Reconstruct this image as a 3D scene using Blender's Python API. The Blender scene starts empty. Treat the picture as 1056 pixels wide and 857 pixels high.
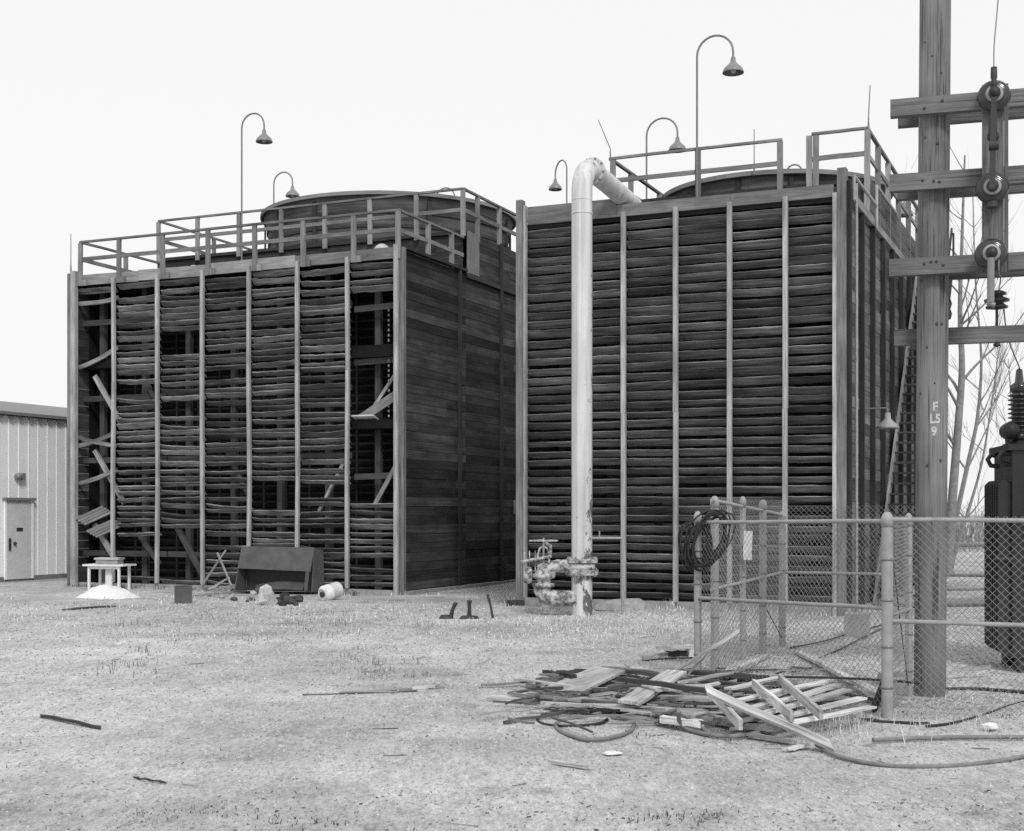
import bpy, math, random
from mathutils import Vector, Matrix, noise
random.seed(7)
R = math.radians
S = bpy.context.scene
COL = S.collection
PI = math.pi
F, CX, HZ, EYE = 1400.0, 528.0, 530.0, 1.75     # focal length in photo pixels, principal column, horizon row, eye height


def atz(u, v, z=0.0):
    """the point at height z (below the eye) that lies on the sight line of photo pixel u, v"""
    Y = F * (EYE - z) / (v - HZ)
    return Vector(((u - CX) / F * Y, Y, z))


def aty(u, v, Y):
    return Vector(((u - CX) / F * Y, Y, EYE - (v - HZ) / F * Y))


def nz(x, y, z=0.0):
    return noise.noise(Vector((x, y, z)))


DIRX = Vector((0.915, -0.403, 0)).normalized()   # along the tower fronts
DIRY = Vector((0.403, 0.915, 0)).normalized()    # along their flanks
ROT = math.atan2(-0.403, 0.915)


def gz(x, y):
    h = 0.030 * nz(x * .33, y * .33, 1.7) + 0.014 * nz(x * 1.1, y * 1.1, 4.2)
    d = math.hypot((x - 1.6) / 2.2, (y - 21.8) / .9)
    h += 0.10 * math.exp(-d * d)                  # low grassy hump before the riser pipe
    d = math.hypot((x - 0.1) / .6, (y - 24.5) / .5)
    h += 0.10 * math.exp(-d * d)
    d = math.hypot((x - 2.6) / .9, (y - 23.7) / .4)
    h += 0.08 * math.exp(-d * d)
    far = max(abs(x), abs(y - 20))
    return h * max(0.0, min(1.0, (60 - far) / 20))


# ------------------------------------------------------------------ mesh builder
class MB:
    def __init__(s):
        s.v, s.f, s.g, s.t, s.s = [], [], [], [], []

    def add(s, vs, fs, gs, tone, smooth=False):
        o = len(s.v)
        s.v += [tuple(p) for p in vs]
        s.g += [tuple(p) for p in gs]
        s.t += [tone] * len(vs)
        s.f += [[i + o for i in f] for f in fs]
        s.s += [smooth] * len(fs)

    def board(s, p0, p1, w, th, up=(0, 0, 1), tone=None, seg=1, sag=0.0, jit=0.0, w1=None, skew=0.0, nib=0.0):
        p0, p1 = Vector(p0), Vector(p1)
        d = p1 - p0
        L = d.length
        d = d / L
        up = Vector(up)
        side = d.cross(up)
        if side.length < 1e-4:
            side = d.cross(Vector((0, 1, 0)))
        side.normalize()
        up = side.cross(d).normalized()
        tone = random.random() if tone is None else tone
        off = Vector((random.uniform(-40, 40), random.uniform(-40, 40), random.uniform(-40, 40)))
        w1 = w if w1 is None else w1
        vs, gs, fs = [], [], []
        ph = random.uniform(0, 50)
        for i in range(seg + 1):
            k = i / seg
            c = p0 + d * (L * k)
            c = c + Vector((0, 0, -sag * 4 * k * (1 - k)))
            tw = 0.0
            if jit:
                c = c + up * (jit * nz(k * 3 + ph, ph)) + side * (jit * .6 * nz(k * 3 + ph, ph + 9))
                tw = jit * 2.5 * nz(k * 2 + ph, 3.3)
            ww = w + (w1 - w) * k
            e0 = ww / 2 * (1 + (nib * (nz(k * 7 + ph, 7.7) + .5 * nz(k * 23 + ph, 3.7)) if nib else 0))
            e1 = ww / 2 * (1 + (nib * (nz(k * 7 + ph, 17.7) + .5 * nz(k * 23 + ph, 13.7)) if nib else 0))
            sd = side + up * tw
            sk = d * (skew if i in (0, seg) else 0)
            for a, b in ((-e0, -1), (e1, -1), (e1, 1), (-e0, 1)):
                vs.append(c + sd * a + up * (b * th / 2) + sk * (1 if a > 0 else -1))
                gs.append(off + Vector((L * k, a, b * th / 2)))
        for i in range(seg):
            a, b = i * 4, i * 4 + 4
            for j in range(4):
                q = (j + 1) % 4
                fs.append([a + j, b + j, b + q, a + q])
        fs.append([0, 1, 2, 3])
        n = seg * 4
        fs.append([n + 3, n + 2, n + 1, n])
        fs = [f[::-1] for f in fs]
        s.add(vs, fs, gs, tone)

    def box(s, x0, x1, y0, y1, z0, z1, tone=None):
        dx, dy, dz = x1 - x0, y1 - y0, z1 - z0
        cx, cy, cz = (x0 + x1) / 2, (y0 + y1) / 2, (z0 + z1) / 2
        if dz >= dx and dz >= dy:
            s.board((cx, cy, z0), (cx, cy, z1), dx, dy, (0, 1, 0), tone)
        elif dx >= dy:
            s.board((x0, cy, cz), (x1, cy, cz), dy, dz, (0, 0, 1), tone)
        else:
            s.board((cx, y0, cz), (cx, y1, cz), dx, dz, (0, 0, 1), tone)

    def tube(s, pts, r, n=8, tone=None, caps=True, smooth=True):
        pts = [Vector(p) for p in pts]
        m = len(pts)
        rs = r if isinstance(r, (list, tuple)) else [r] * m
        tone = random.random() if tone is None else tone
        off = Vector((random.uniform(-40, 40), random.uniform(-40, 40), 0))
        vs, gs, fs = [], [], []
        up = None
        L = 0
        for i in range(m):
            if i == 0:
                d = pts[1] - pts[0]
            elif i == m - 1:
                d = pts[-1] - pts[-2]
            else:
                d = (pts[i + 1] - pts[i]).normalized() + (pts[i] - pts[i - 1]).normalized()
            if i:
                L += (pts[i] - pts[i - 1]).length
            d = d.normalized()
            if up is None:
                up = Vector((0, 0, 1)) if abs(d.z) < .9 else Vector((1, 0, 0))
            side = d.cross(up).normalized()
            up = side.cross(d).normalized()
            for j in range(n):
                a = 2 * PI * j / n
                q = side * math.cos(a) + up * math.sin(a)
                vs.append(pts[i] + q * rs[i])
                gs.append(off + Vector((L, math.cos(a) * rs[i], math.sin(a) * rs[i])))
        for i in range(m - 1):
            for j in range(n):
                k = (j + 1) % n
                fs.append([i * n + j, i * n + k, i * n + n + k, i * n + n + j])
        fs = [f[::-1] for f in fs]
        s.add(vs, fs, gs, tone, smooth)
        if caps:
            s.add(vs[:n], [list(range(n))], gs[:n], tone)
            s.add(vs[-n:], [list(range(n))[::-1]], gs[-n:], tone)

    def lathe(s, prof, c=(0, 0, 0), axis=(0, 0, 1), n=24, tone=None, smooth=True, a0=0.0, a1=2 * PI):
        c, ax = Vector(c), Vector(axis).normalized()
        e1 = ax.orthogonal().normalized()
        e2 = ax.cross(e1)
        tone = random.random() if tone is None else tone
        full = abs(a1 - a0 - 2 * PI) < 1e-6
        vs, gs, fs = [], [], []
        m = n if full else n + 1
        for (r, h) in prof:
            for j in range(m):
                a = a0 + (a1 - a0) * j / n
                q = e1 * math.cos(a) + e2 * math.sin(a)
                vs.append(c + ax * h + q * max(r, 1e-4))
                gs.append(Vector((a * r, h, r)) + c)
        for i in range(len(prof) - 1):
            for j in range(n):
                k = (j + 1) % m
                fs.append([i * m + j, i * m + k, i * m + m + k, i * m + m + j])
        s.add(vs, fs, gs, tone, smooth)

    def rock(s, c, r, sq=(1, 1, 1), tone=None, rough=.35, n=8):
        ph = random.uniform(0, 90)
        vs, fs = [], []
        rows = max(4, n // 2 + 1)
        for i in range(rows + 1):
            th = PI * i / rows
            for j in range(n):
                a = 2 * PI * j / n
                p = Vector((math.sin(th) * math.cos(a), math.sin(th) * math.sin(a), math.cos(th)))
                k = 1 + rough * noise.noise(p * 1.3 + Vector((ph, 0, 0)))
                vs.append(Vector(c) + Vector((p.x * r * sq[0], p.y * r * sq[1], p.z * r * sq[2])) * k)
        for i in range(rows):
            for j in range(n):
                k = (j + 1) % n
                fs.append([i * n + j, i * n + n + j, i * n + n + k, i * n + k])
        s.add(vs, fs, vs, random.random() if tone is None else tone)

    def build(s, name, mat, parent=None, origin=None, loc=None, rotz=0.0):
        o = Vector(origin) if origin is not None else Vector((0, 0, 0))
        me = bpy.data.meshes.new(name)
        me.from_pydata([tuple(Vector(p) - o) for p in s.v], [], s.f)
        a = me.attributes.new('gco', 'FLOAT_VECTOR', 'POINT')
        a.data.foreach_set('vector', [c for p in s.g for c in p])
        a = me.attributes.new('tone', 'FLOAT', 'POINT')
        a.data.foreach_set('value', s.t)
        me.polygons.foreach_set('use_smooth', s.s)
        me.materials.append(mat)
        me.update()
        ob = bpy.data.objects.new(name, me)
        COL.objects.link(ob)
        if parent is not None:
            ob.parent = parent
        if origin is not None:
            ob.location = o
        if loc is not None:
            ob.location = loc
        ob.rotation_euler.z = rotz
        return ob


def tag(o, label=None, cat=None, group=None, kind=None):
    if label:
        o['label'] = label
    if cat:
        o['category'] = cat
    if group:
        o['group'] = group
    if kind:
        o['kind'] = kind
    return o


def empty(name, loc, rz=0.0):
    o = bpy.data.objects.new(name, None)
    o.empty_display_size = .2
    COL.objects.link(o)
    o.location = loc
    o.rotation_euler.z = rz
    return o


def smooth_path(pts, n=6):
    pts = [Vector(p) for p in pts]
    out = []
    for i in range(len(pts) - 1):
        p0 = pts[max(i - 1, 0)]
        p1, p2 = pts[i], pts[i + 1]
        p3 = pts[min(i + 2, len(pts) - 1)]
        for k in range(n):
            t = k / n
            out.append(0.5 * ((2 * p1) + (p2 - p0) * t + (2 * p0 - 5 * p1 + 4 * p2 - p3) * t * t + (3 * p1 - p0 - 3 * p2 + p3) * t ** 3))
    out.append(pts[-1])
    return out


# ------------------------------------------------------------------ materials (a black and white world)
def newmat(name):
    m = bpy.data.materials.new(name)
    m.use_nodes = True
    nt = m.node_tree
    b = nt.nodes['Principled BSDF']
    b.inputs['Specular IOR Level'].default_value = .25
    return m, nt, b


def N(nt, t, **kw):
    n = nt.nodes.new(t)
    for k, v in kw.items():
        setattr(n, k, v)
    return n


def mth(nt, op, a, b=None, c=None, clamp=False):
    n = N(nt, 'ShaderNodeMath', operation=op, use_clamp=clamp)
    for i, x in enumerate((a, b, c)):
        if x is None:
            continue
        if isinstance(x, (int, float)):
            n.inputs[i].default_value = x
        else:
            nt.links.new(x, n.inputs[i])
    return n.outputs[0]


def rng(nt, x, a, b, c, d):
    n = N(nt, 'ShaderNodeMapRange')
    nt.links.new(x, n.inputs[0])
    for i, q in enumerate((a, b, c, d)):
        n.inputs[i + 1].default_value = q
    return n.outputs[0]


def noise_tex(nt, vec, scale, detail=4, rough=.6, vscale=None):
    if vscale:
        mp = N(nt, 'ShaderNodeMapping')
        mp.inputs['Scale'].default_value = vscale
        nt.links.new(vec, mp.inputs[0])
        vec = mp.outputs[0]
    t = N(nt, 'ShaderNodeTexNoise')
    t.inputs['Scale'].default_value = scale
    t.inputs['Detail'].default_value = detail
    t.inputs['Roughness'].default_value = rough
    nt.links.new(vec, t.inputs['Vector'])
    return t.outputs['Fac']


def attr(nt, name):
    a = N(nt, 'ShaderNodeAttribute')
    a.attribute_name = name
    return a


def to_col(nt, val, bsdf):
    c = N(nt, 'ShaderNodeCombineColor')
    for i in range(3):
        nt.links.new(val, c.inputs[i])
    nt.links.new(c.outputs[0], bsdf.inputs['Base Color'])


def bump(nt, val, bsdf, strength, dist=.01):
    b = N(nt, 'ShaderNodeBump')
    b.inputs['Strength'].default_value = strength
    b.inputs['Distance'].default_value = dist
    nt.links.new(val, b.inputs['Height'])
    nt.links.new(b.outputs[0], bsdf.inputs['Normal'])


def wood(name, base, spread=.6, grain=.5, stain=.4, gscale=(1.2, 26, 26), rough=.9, crack=0.0):
    m, nt, b = newmat(name)
    g = attr(nt, 'gco').outputs['Vector']
    t = attr(nt, 'tone').outputs['Fac']
    n1 = noise_tex(nt, g, 1.6, 5, .65, gscale)
    n2 = noise_tex(nt, g, 1.1, 3, .6, (.8, 2.4, 2.4))
    geo = N(nt, 'ShaderNodeNewGeometry').outputs['Position']
    n3 = noise_tex(nt, geo, .8, 4, .65)
    val = rng(nt, t, 0, 1, base * (1 - spread), base * (1 + spread))
    val = mth(nt, 'MULTIPLY', val, rng(nt, n1, .3, .7, 1 - grain, 1 + grain))
    val = mth(nt, 'MULTIPLY', val, rng(nt, n2, .3, .7, 1 - stain, 1 + stain))
    val = mth(nt, 'MULTIPLY', val, rng(nt, n3, .3, .7, .82, 1.18))
    if crack:
        n4 = noise_tex(nt, g, 1.0, 4, .6, (1.1, 38, 38))
        val = mth(nt, 'MULTIPLY', val, rng(nt, n4, .56, .66, 1, 1 - crack))
    to_col(nt, mth(nt, 'MINIMUM', val, .8), b)
    b.inputs['Roughness'].default_value = rough
    bump(nt, n1, b, .5, .006)
    return m


def plain(name, base, rough=.6, metal=0.0, var=.25, scale=6, spec=.25, spread=0.0, bmp=.0):
    m, nt, b = newmat(name)
    geo = N(nt, 'ShaderNodeTexCoord').outputs['Object']
    n1 = noise_tex(nt, geo, scale, 5, .65)
    val = rng(nt, n1, .25, .75, base * (1 - var), base * (1 + var))
    if spread:
        t = attr(nt, 'tone').outputs['Fac']
        val = mth(nt, 'MULTIPLY', val, rng(nt, t, 0, 1, 1 - spread, 1 + spread))
    to_col(nt, val, b)
    b.inputs['Roughness'].default_value = rough
    b.inputs['Metallic'].default_value = metal
    b.inputs['Specular IOR Level'].default_value = spec
    if bmp:
        bump(nt, n1, b, bmp, .02)
    return m


M = {}
M['louver'] = wood('weathered_louver_wood', .165, .60, .75, .45, (.8, 13, 13))
M['louver_r'] = wood('tarred_louver_wood', .145, .42, .75, .40, (.7, 13, 13))
M['batten'] = wood('pale_batten_wood', .36, .2, .3, .28, (1.2, 26, 26), .9, .4)
M['post'] = wood('grey_post_wood', .19, .2, .35, .3, (1.2, 26, 26), .9, .4)
M['rail'] = wood('grey_rail_wood', .20, .4, .35, .3)
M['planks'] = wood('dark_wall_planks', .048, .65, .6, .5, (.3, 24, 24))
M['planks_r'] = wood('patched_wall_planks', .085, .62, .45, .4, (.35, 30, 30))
M['dark'] = wood('dark_inner_wood', .045, .5, .4, .3)
M['fill'] = wood('shade_black_wood', .008, .4, .3, .3)  # near-black colour paints the deep shade behind the louvers
M['stack'] = wood('fan_stack_wood', .085, .25, .45, .45, (.25, 9, 9))
M['pole'] = wood('utility_pole_wood', .17, .1, .32, .22, (.9, 60, 60), .9, .65)
M['arm'] = wood('crossarm_wood', .14, .25, .38, .25, (1.5, 42, 42), .9, .6)
M['scrap_light'] = wood('bleached_scrap_wood', .50, .35, .42, .40, (1.2, 26, 26), .9, .5)
M['scrap'] = wood('grey_scrap_wood', .27, .4, .4, .4, (1.2, 26, 26), .9, .5)
M['scrap_dark'] = wood('dark_scrap_wood', .055, .4, .4, .3)
M['splinter'] = wood('splintered_wood', .18, .85, .4, .3)
M['clod'] = plain('dirt_clods', .36, .95, 0, .3, 9, .1, .5)
M['filld'] = wood('shade_dark_fill_wood', .022, .5, .4, .3)  # fill colour lowered to paint the gaps between slats as shade
M['galv'] = plain('galvanised_steel', .30, .5, .0, .22, 9, .4)
M['mesh'] = plain('galvanised_wire', .26, .5, .0, .2, 9, .3)
M['lampshade'] = plain('enamel_shade', .20, .35, .0, .15, 4, .5)
M['lamppole'] = plain('lamp_conduit', .20, .5, .0, .2, 5, .3)
M['pale_dome'] = plain('dull_zinc', .50, .5, 0, .3, 8, .4)
M['iron'] = plain('dark_iron', .035, .55, 0, .35, 8, .4)
M['insul'] = plain('brown_porcelain', .03, .16, 0, .2, 4, .6)
M['tank'] = plain('transformer_paint', .03, .4, 0, .25, 3, .4)
M['concrete'] = plain('concrete', .30, .9, 0, .35, 5, .2, 0, .3)
M['sand'] = plain('pale_sand', .72, .95, 0, .12, 14, .1, 0, .4)
M['whitepaint'] = plain('white_paint', .72, .6, 0, .12, 6, .3)
M['drum'] = plain('white_drum', .70, .5, 0, .25, 9, .3)
M['rubber'] = plain('black_rubber_hose', .022, .55, 0, .3, 9, .35)
M['rubber_grey'] = plain('dusty_hose', .19, .7, 0, .3, 9, .3)
M['steel_bin'] = plain('dark_steel_sheet', .085, .6, 0, .3, 4, .3, 0, .1)
M['shed'] = plain('pale_sheet_metal', .88, .55, 0, .05, 2, .3)
M['sheddoor'] = plain('grey_door_paint', .62, .6, 0, .08, 3, .3)
M['shedtrim'] = plain('grey_trim', .2, .6, 0, .15, 3, .3)
M['stone'] = plain('rubble_stone', .36, .9, 0, .4, 9, .2, .3, .4)
M['coal'] = plain('dark_rubble', .05, .8, 0, .5, 9, .3, .5, .4)
M['bark'] = plain('grey_bark', .22, .9, 0, .4, 7, .2)
M['brush'] = plain('bare_brush', .22, .9, 0, .3, 3, .1, .5)
M['straw'] = plain('dry_straw', .55, .9, 0, .3, 3, .1, .5)
M['weed'] = plain('dark_dead_weed', .10, .9, 0, .3, 3, .1, .5)
M['pebble'] = plain('pebbles', .32, .9, 0, .3, 9, .2, .5)
M['litter'] = plain('bark_litter', .15, .9, 0, .3, 9, .2, .8)
M['marking'] = plain('white_stencil_paint', .48, .8, 0, .35, 30, .2)
M['plate'] = plain('white_notice_plate', .62, .5, 0, .2, 8, .3)


def pipe_mat():
    m, nt, b = newmat('peeling_white_pipe_paint')
    co = N(nt, 'ShaderNodeTexCoord').outputs['Object']
    sp = N(nt, 'ShaderNodeSeparateXYZ')
    nt.links.new(co, sp.inputs[0])
    n1 = noise_tex(nt, co, 7, 6, .68, (1, 1, .45))
    n2 = noise_tex(nt, co, 30, 4, .6)
    n3 = noise_tex(nt, co, 2.2, 3, .6, (1, 1, .3))
    low = rng(nt, sp.outputs[2], .1, 5.6, .095, -.085)          # paint has come away low down
    right = rng(nt, sp.outputs[0], -.02, .17, -.06, .075)      # and on the weather side
    k = mth(nt, 'ADD', mth(nt, 'ADD', n1, low), right)
    k = mth(nt, 'ADD', k, mth(nt, 'MULTIPLY', mth(nt, 'SUBTRACT', n2, .5), .12))
    k = rng(nt, k, .61, .63, 0, 1)
    n5 = noise_tex(nt, co, 1.0, 5, .7, (11, 11, .22))
    pale = mth(nt, 'MULTIPLY', rng(nt, n3, .3, .7, .54, .72), rng(nt, n5, .42, .68, 1.0, .66))
    rust = rng(nt, n2, .3, .7, .06, .2)
    mx = N(nt, 'ShaderNodeMix')
    nt.links.new(k, mx.inputs[0])
    nt.links.new(pale, mx.inputs[2])
    nt.links.new(rust, mx.inputs[3])
    to_col(nt, mx.outputs[0], b)
    b.inputs['Roughness'].default_value = .5
    bump(nt, k, b, -.3, .004)
    return m


M['pipe'] = pipe_mat()


def valve_mat():
    m, nt, b = newmat('rusty_valve_paint')
    co = N(nt, 'ShaderNodeTexCoord').outputs['Object']
    n1 = noise_tex(nt, co, 9, 6, .7)
    val = rng(nt, n1, .42, .58, .10, .52)
    to_col(nt, val, b)
    b.inputs['Roughness'].default_value = .6
    return m


M['valve'] = valve_mat()


def ground_mat():
    m, nt, b = newmat('packed_dirt')
    p = N(nt, 'ShaderNodeNewGeometry').outputs['Position']
    big = noise_tex(nt, p, .30, 5, .65, (1, .7, 1))
    mid = noise_tex(nt, p, 1.9, 6, .8, (1, .5, 1))
    fin = noise_tex(nt, p, 10, 5, .85, (1, .3, 1))
    mic = noise_tex(nt, p, 34, 4, .9, (1, .3, 1))
    trk = noise_tex(nt, p, .8, 5, .7, (.3, .9, 1))          # long scuffs and wheel marks across the yard
    val = rng(nt, big, .32, .68, .32, .61)
    val = mth(nt, 'MULTIPLY', val, rng(nt, mid, .28, .72, .82, 1.16))
    val = mth(nt, 'MULTIPLY', val, rng(nt, trk, .3, .7, .86, 1.14))
    val = mth(nt, 'MULTIPLY', val, rng(nt, fin, .3, .7, .76, 1.20))
    val = mth(nt, 'MULTIPLY', val, rng(nt, mic, .3, .7, .60, 1.30))
    # dark damp stains and flecks
    st = noise_tex(nt, p, .5, 6, .75, (1, .9, 1))
    val = mth(nt, 'MULTIPLY', val, rng(nt, st, .54, .70, 1.0, .58))
    st2 = noise_tex(nt, p, 2.6, 6, .82, (.8, .7, 1))          # small dark scraps of trodden litter
    val = mth(nt, 'MULTIPLY', val, rng(nt, st2, .56, .70, 1.0, .48))
    vor = N(nt, 'ShaderNodeTexVoronoi')
    vor.inputs['Scale'].default_value = 16
    nt.links.new(p, vor.inputs['Vector'])
    fl = rng(nt, vor.outputs['Distance'], .10, .30, 0, 1)
    sel = mth(nt, 'GREATER_THAN', noise_tex(nt, p, 5, 2, .5), .56)
    fl = mth(nt, 'MAXIMUM', fl, mth(nt, 'SUBTRACT', 1.0, sel))
    val = mth(nt, 'MULTIPLY', val, rng(nt, fl, 0, 1, .45, 1))
    to_col(nt, mth(nt, 'MINIMUM', val, .8), b)
    b.inputs['Roughness'].default_value = .95
    h = mth(nt, 'ADD', mth(nt, 'MULTIPLY', fin, 1.0), mth(nt, 'ADD', mth(nt, 'MULTIPLY', mic, .5), mth(nt, 'MULTIPLY', mid, 2.0)))
    bump(nt, h, b, .55, .03)
    return m


M['ground'] = ground_mat()


# ------------------------------------------------------------------ ground
def spaced(lo, hi, step, far, grow=1.35):
    a = []
    x = lo
    while x <= hi:
        a.append(x)
        x += step
    s, x = step, hi
    while x < far:
        s *= grow
        x += s
        a.append(x)
    s, x = step, lo
    while x > -far:
        s *= grow
        x -= s
        a.insert(0, x)
    return a


def make_ground():
    xs = spaced(-14, 9, .16, 1500)
    ys = spaced(5.5, 34, .16, 1500)
    me = bpy.data.meshes.new('ground')
    vs = [(x, y, gz(x, y)) for y in ys for x in xs]
    w = len(xs)
    fs = [(j * w + i, j * w + i + 1, j * w + w + i + 1, j * w + w + i) for j in range(len(ys) - 1) for i in range(w - 1)]
    me.from_pydata(vs, [], fs)
    me.polygons.foreach_set('use_smooth', [True] * len(fs))
    me.materials.append(M['ground'])
    o = bpy.data.objects.new('ground', me)
    COL.objects.link(o)
    tag(o, kind='structure')


make_ground()


# ------------------------------------------------------------------ cooling towers
def guard_rail(parent, line, post_at, z0, ztop, drop=.3, name='guard_rail', post=(.11, .055), blocks=False):
    """line: list of local xy points; post_at: list of (x, y) of posts"""
    mb = MB()
    pz0 = z0 - drop
    for i in range(len(line) - 1):
        a, b = Vector(line[i]), Vector(line[i + 1])
        dd = (b - a).normalized()
        for zz, hh in ((ztop, .05), (z0 + (ztop - z0) * .52, .09)):
            mb.board((a.x, a.y, zz - hh / 2), (b.x, b.y, zz - hh / 2), .07 if hh < .06 else .04, hh, (0, 0, 1), random.uniform(.2, .6), 4, 0, .012)
    rail = mb.build(name, M['rail'], parent)
    for (x, y) in post_at:
        p = MB()
        pz = pz0 if y < 0 or not blocks else z0 - .02
        p.board((x, y, pz), (x + random.uniform(-.012, .012), y, ztop - .052), post[0], post[1], (0, 1, 0), random.uniform(.3, .9))
        if blocks and y < 0 and x < 8.9:
            p.box(x + post[0] / 2 + .002, x + post[0] / 2 + .13, y - .025, y + .025, pz, pz + .14)
        p.build('rail_post', M['rail'], rail)
    return rail


def louvers(x0, x1, z0, z1, pitch, width, tilt, miss=(), wild=0.0, yout=0.0, thick=.02):
    mb = MB()
    runs = [mb]
    z = z0
    while z < z1:
        zz = z + random.uniform(-.012, .012) * (1 + wild * 2)
        gone = any(a < zz < b for a, b in miss)
        if gone and runs[-1].v:
            mb = MB()
            runs.append(mb)
        if not gone and random.random() > .035 * wild:
            t = tilt + random.uniform(-.08, .08) * (1 + wild)
            w = width * random.uniform(.86, 1.1) * (.84 + .2 * z / 7.2)
            n = Vector((0, math.sin(t), math.cos(t)))     # face normal: board falls inward
            up = Vector((0, -math.sin(t), -math.cos(t)))
            dz0, dz1 = random.uniform(-.012, .012) * (1 + wild), random.uniform(-.012, .012) * (1 + wild)
            sag = abs(random.gauss(0, .004)) * (.3 + 1.1 * wild)
            if wild > .5 and random.random() < .07:
                sag += .03
                dz1 += random.uniform(-.08, .05)
            cy = yout + width / 2 * math.cos(t)
            b = Vector((0, math.cos(t), -math.sin(t)))    # outer edge high, inner edge low
            nrm = Vector((1, 0, 0)).cross(b)
            mb.board((x0, cy, zz + dz0), (x1, cy, zz + dz1), w, thick * random.uniform(.8, 1.3), nrm,
                     min(1, max(0, random.gauss(.5, .27))), 16, sag, .002 + .005 * wild, None, 0, .10 + .16 * wild)
        z += pitch
    return [r for r in runs if r.v]


def plank_wall(mb, axis, c, a0, a1, z0, z1, th, h=.2, step=2.4, tones=(0, 1)):
    """horizontal planks in rows; axis 'y' -> wall in the plane x = c"""
    z = z0
    while z < z1 - .02:
        hh = min(h, z1 - z)
        a = a0
        rowt = random.uniform(*tones)
        while a < a1 - .01:
            b = min(a1, a + step * random.uniform(.8, 1.3))
            if a1 - b < .5:
                b = a1
            t = min(1, max(0, rowt + random.gauss(0, .16)))
            o = random.uniform(-.006, .006)
            if axis == 'y':
                mb.board((c + o, a + .002, z + hh / 2), (c + o, b - .002, z + hh / 2), th, hh - .007, (0, 0, 1), t)
            else:
                mb.board((a + .002, c + o, z + hh / 2), (b - .002, c + o, z + hh / 2), th, hh - .007, (0, 0, 1), t)
            a = b
        z += h


def fan_stack(parent, cx, cy, r, z0, z1, hoops):
    mb = MB()
    n = 72
    prof = []
    for k in range(9):
        q = k / 8
        prof.append((r * (1 + .045 * (q - .45) ** 2 * 4 - .02), z0 + (z1 - z0) * q))
    rt = prof[-1][0]
    inner = [(a - .07, z) for a, z in prof[::-1]]
    mb.lathe(prof, (cx, cy, 0), (0, 0, 1), n, .5)
    mb.lathe([prof[-1]] + [inner[0]], (cx, cy, 0), (0, 0, 1), n, .9, False)
    mb.lathe(inner, (cx, cy, 0), (0, 0, 1), n, .2)
    st = mb.build('fan_stack', M['stack'], parent)
    for h in hoops:
        q = (h - z0) / (z1 - z0)
        rr = r * (1 + .045 * (q - .45) ** 2 * 4 - .02)
        hb = MB()
        hb.lathe([(rr + .004, h - .045), (rr + .03, h - .04), (rr + .03, h + .04), (rr + .004, h + .045)], (cx, cy, 0), (0, 0, 1), n, .7, False)
        hb.build('hoop', M['dark'], st)
    rb = MB()
    rb.lathe([(rt + .002, z1 - .10), (rt + .05, z1 - .09), (rt + .05, z1 + .004), (rt - .09, z1 + .004)], (cx, cy, 0), (0, 0, 1), n, .6, False)
    rb.build('rim', M['rail'], st)
    for k in range(14):
        a = 2 * PI * (k + .3) / 14
        b = MB()
        p = Vector((cx + math.cos(a) * (r + .03), cy + math.sin(a) * (r + .03), 0))
        b.board(p + Vector((0, 0, z0)), p + Vector((0, 0, z1 - .11)), .10, .05, (math.cos(a), math.sin(a), 0), .4)
        b.build('stave', M['dark'], st)
    return st


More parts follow.
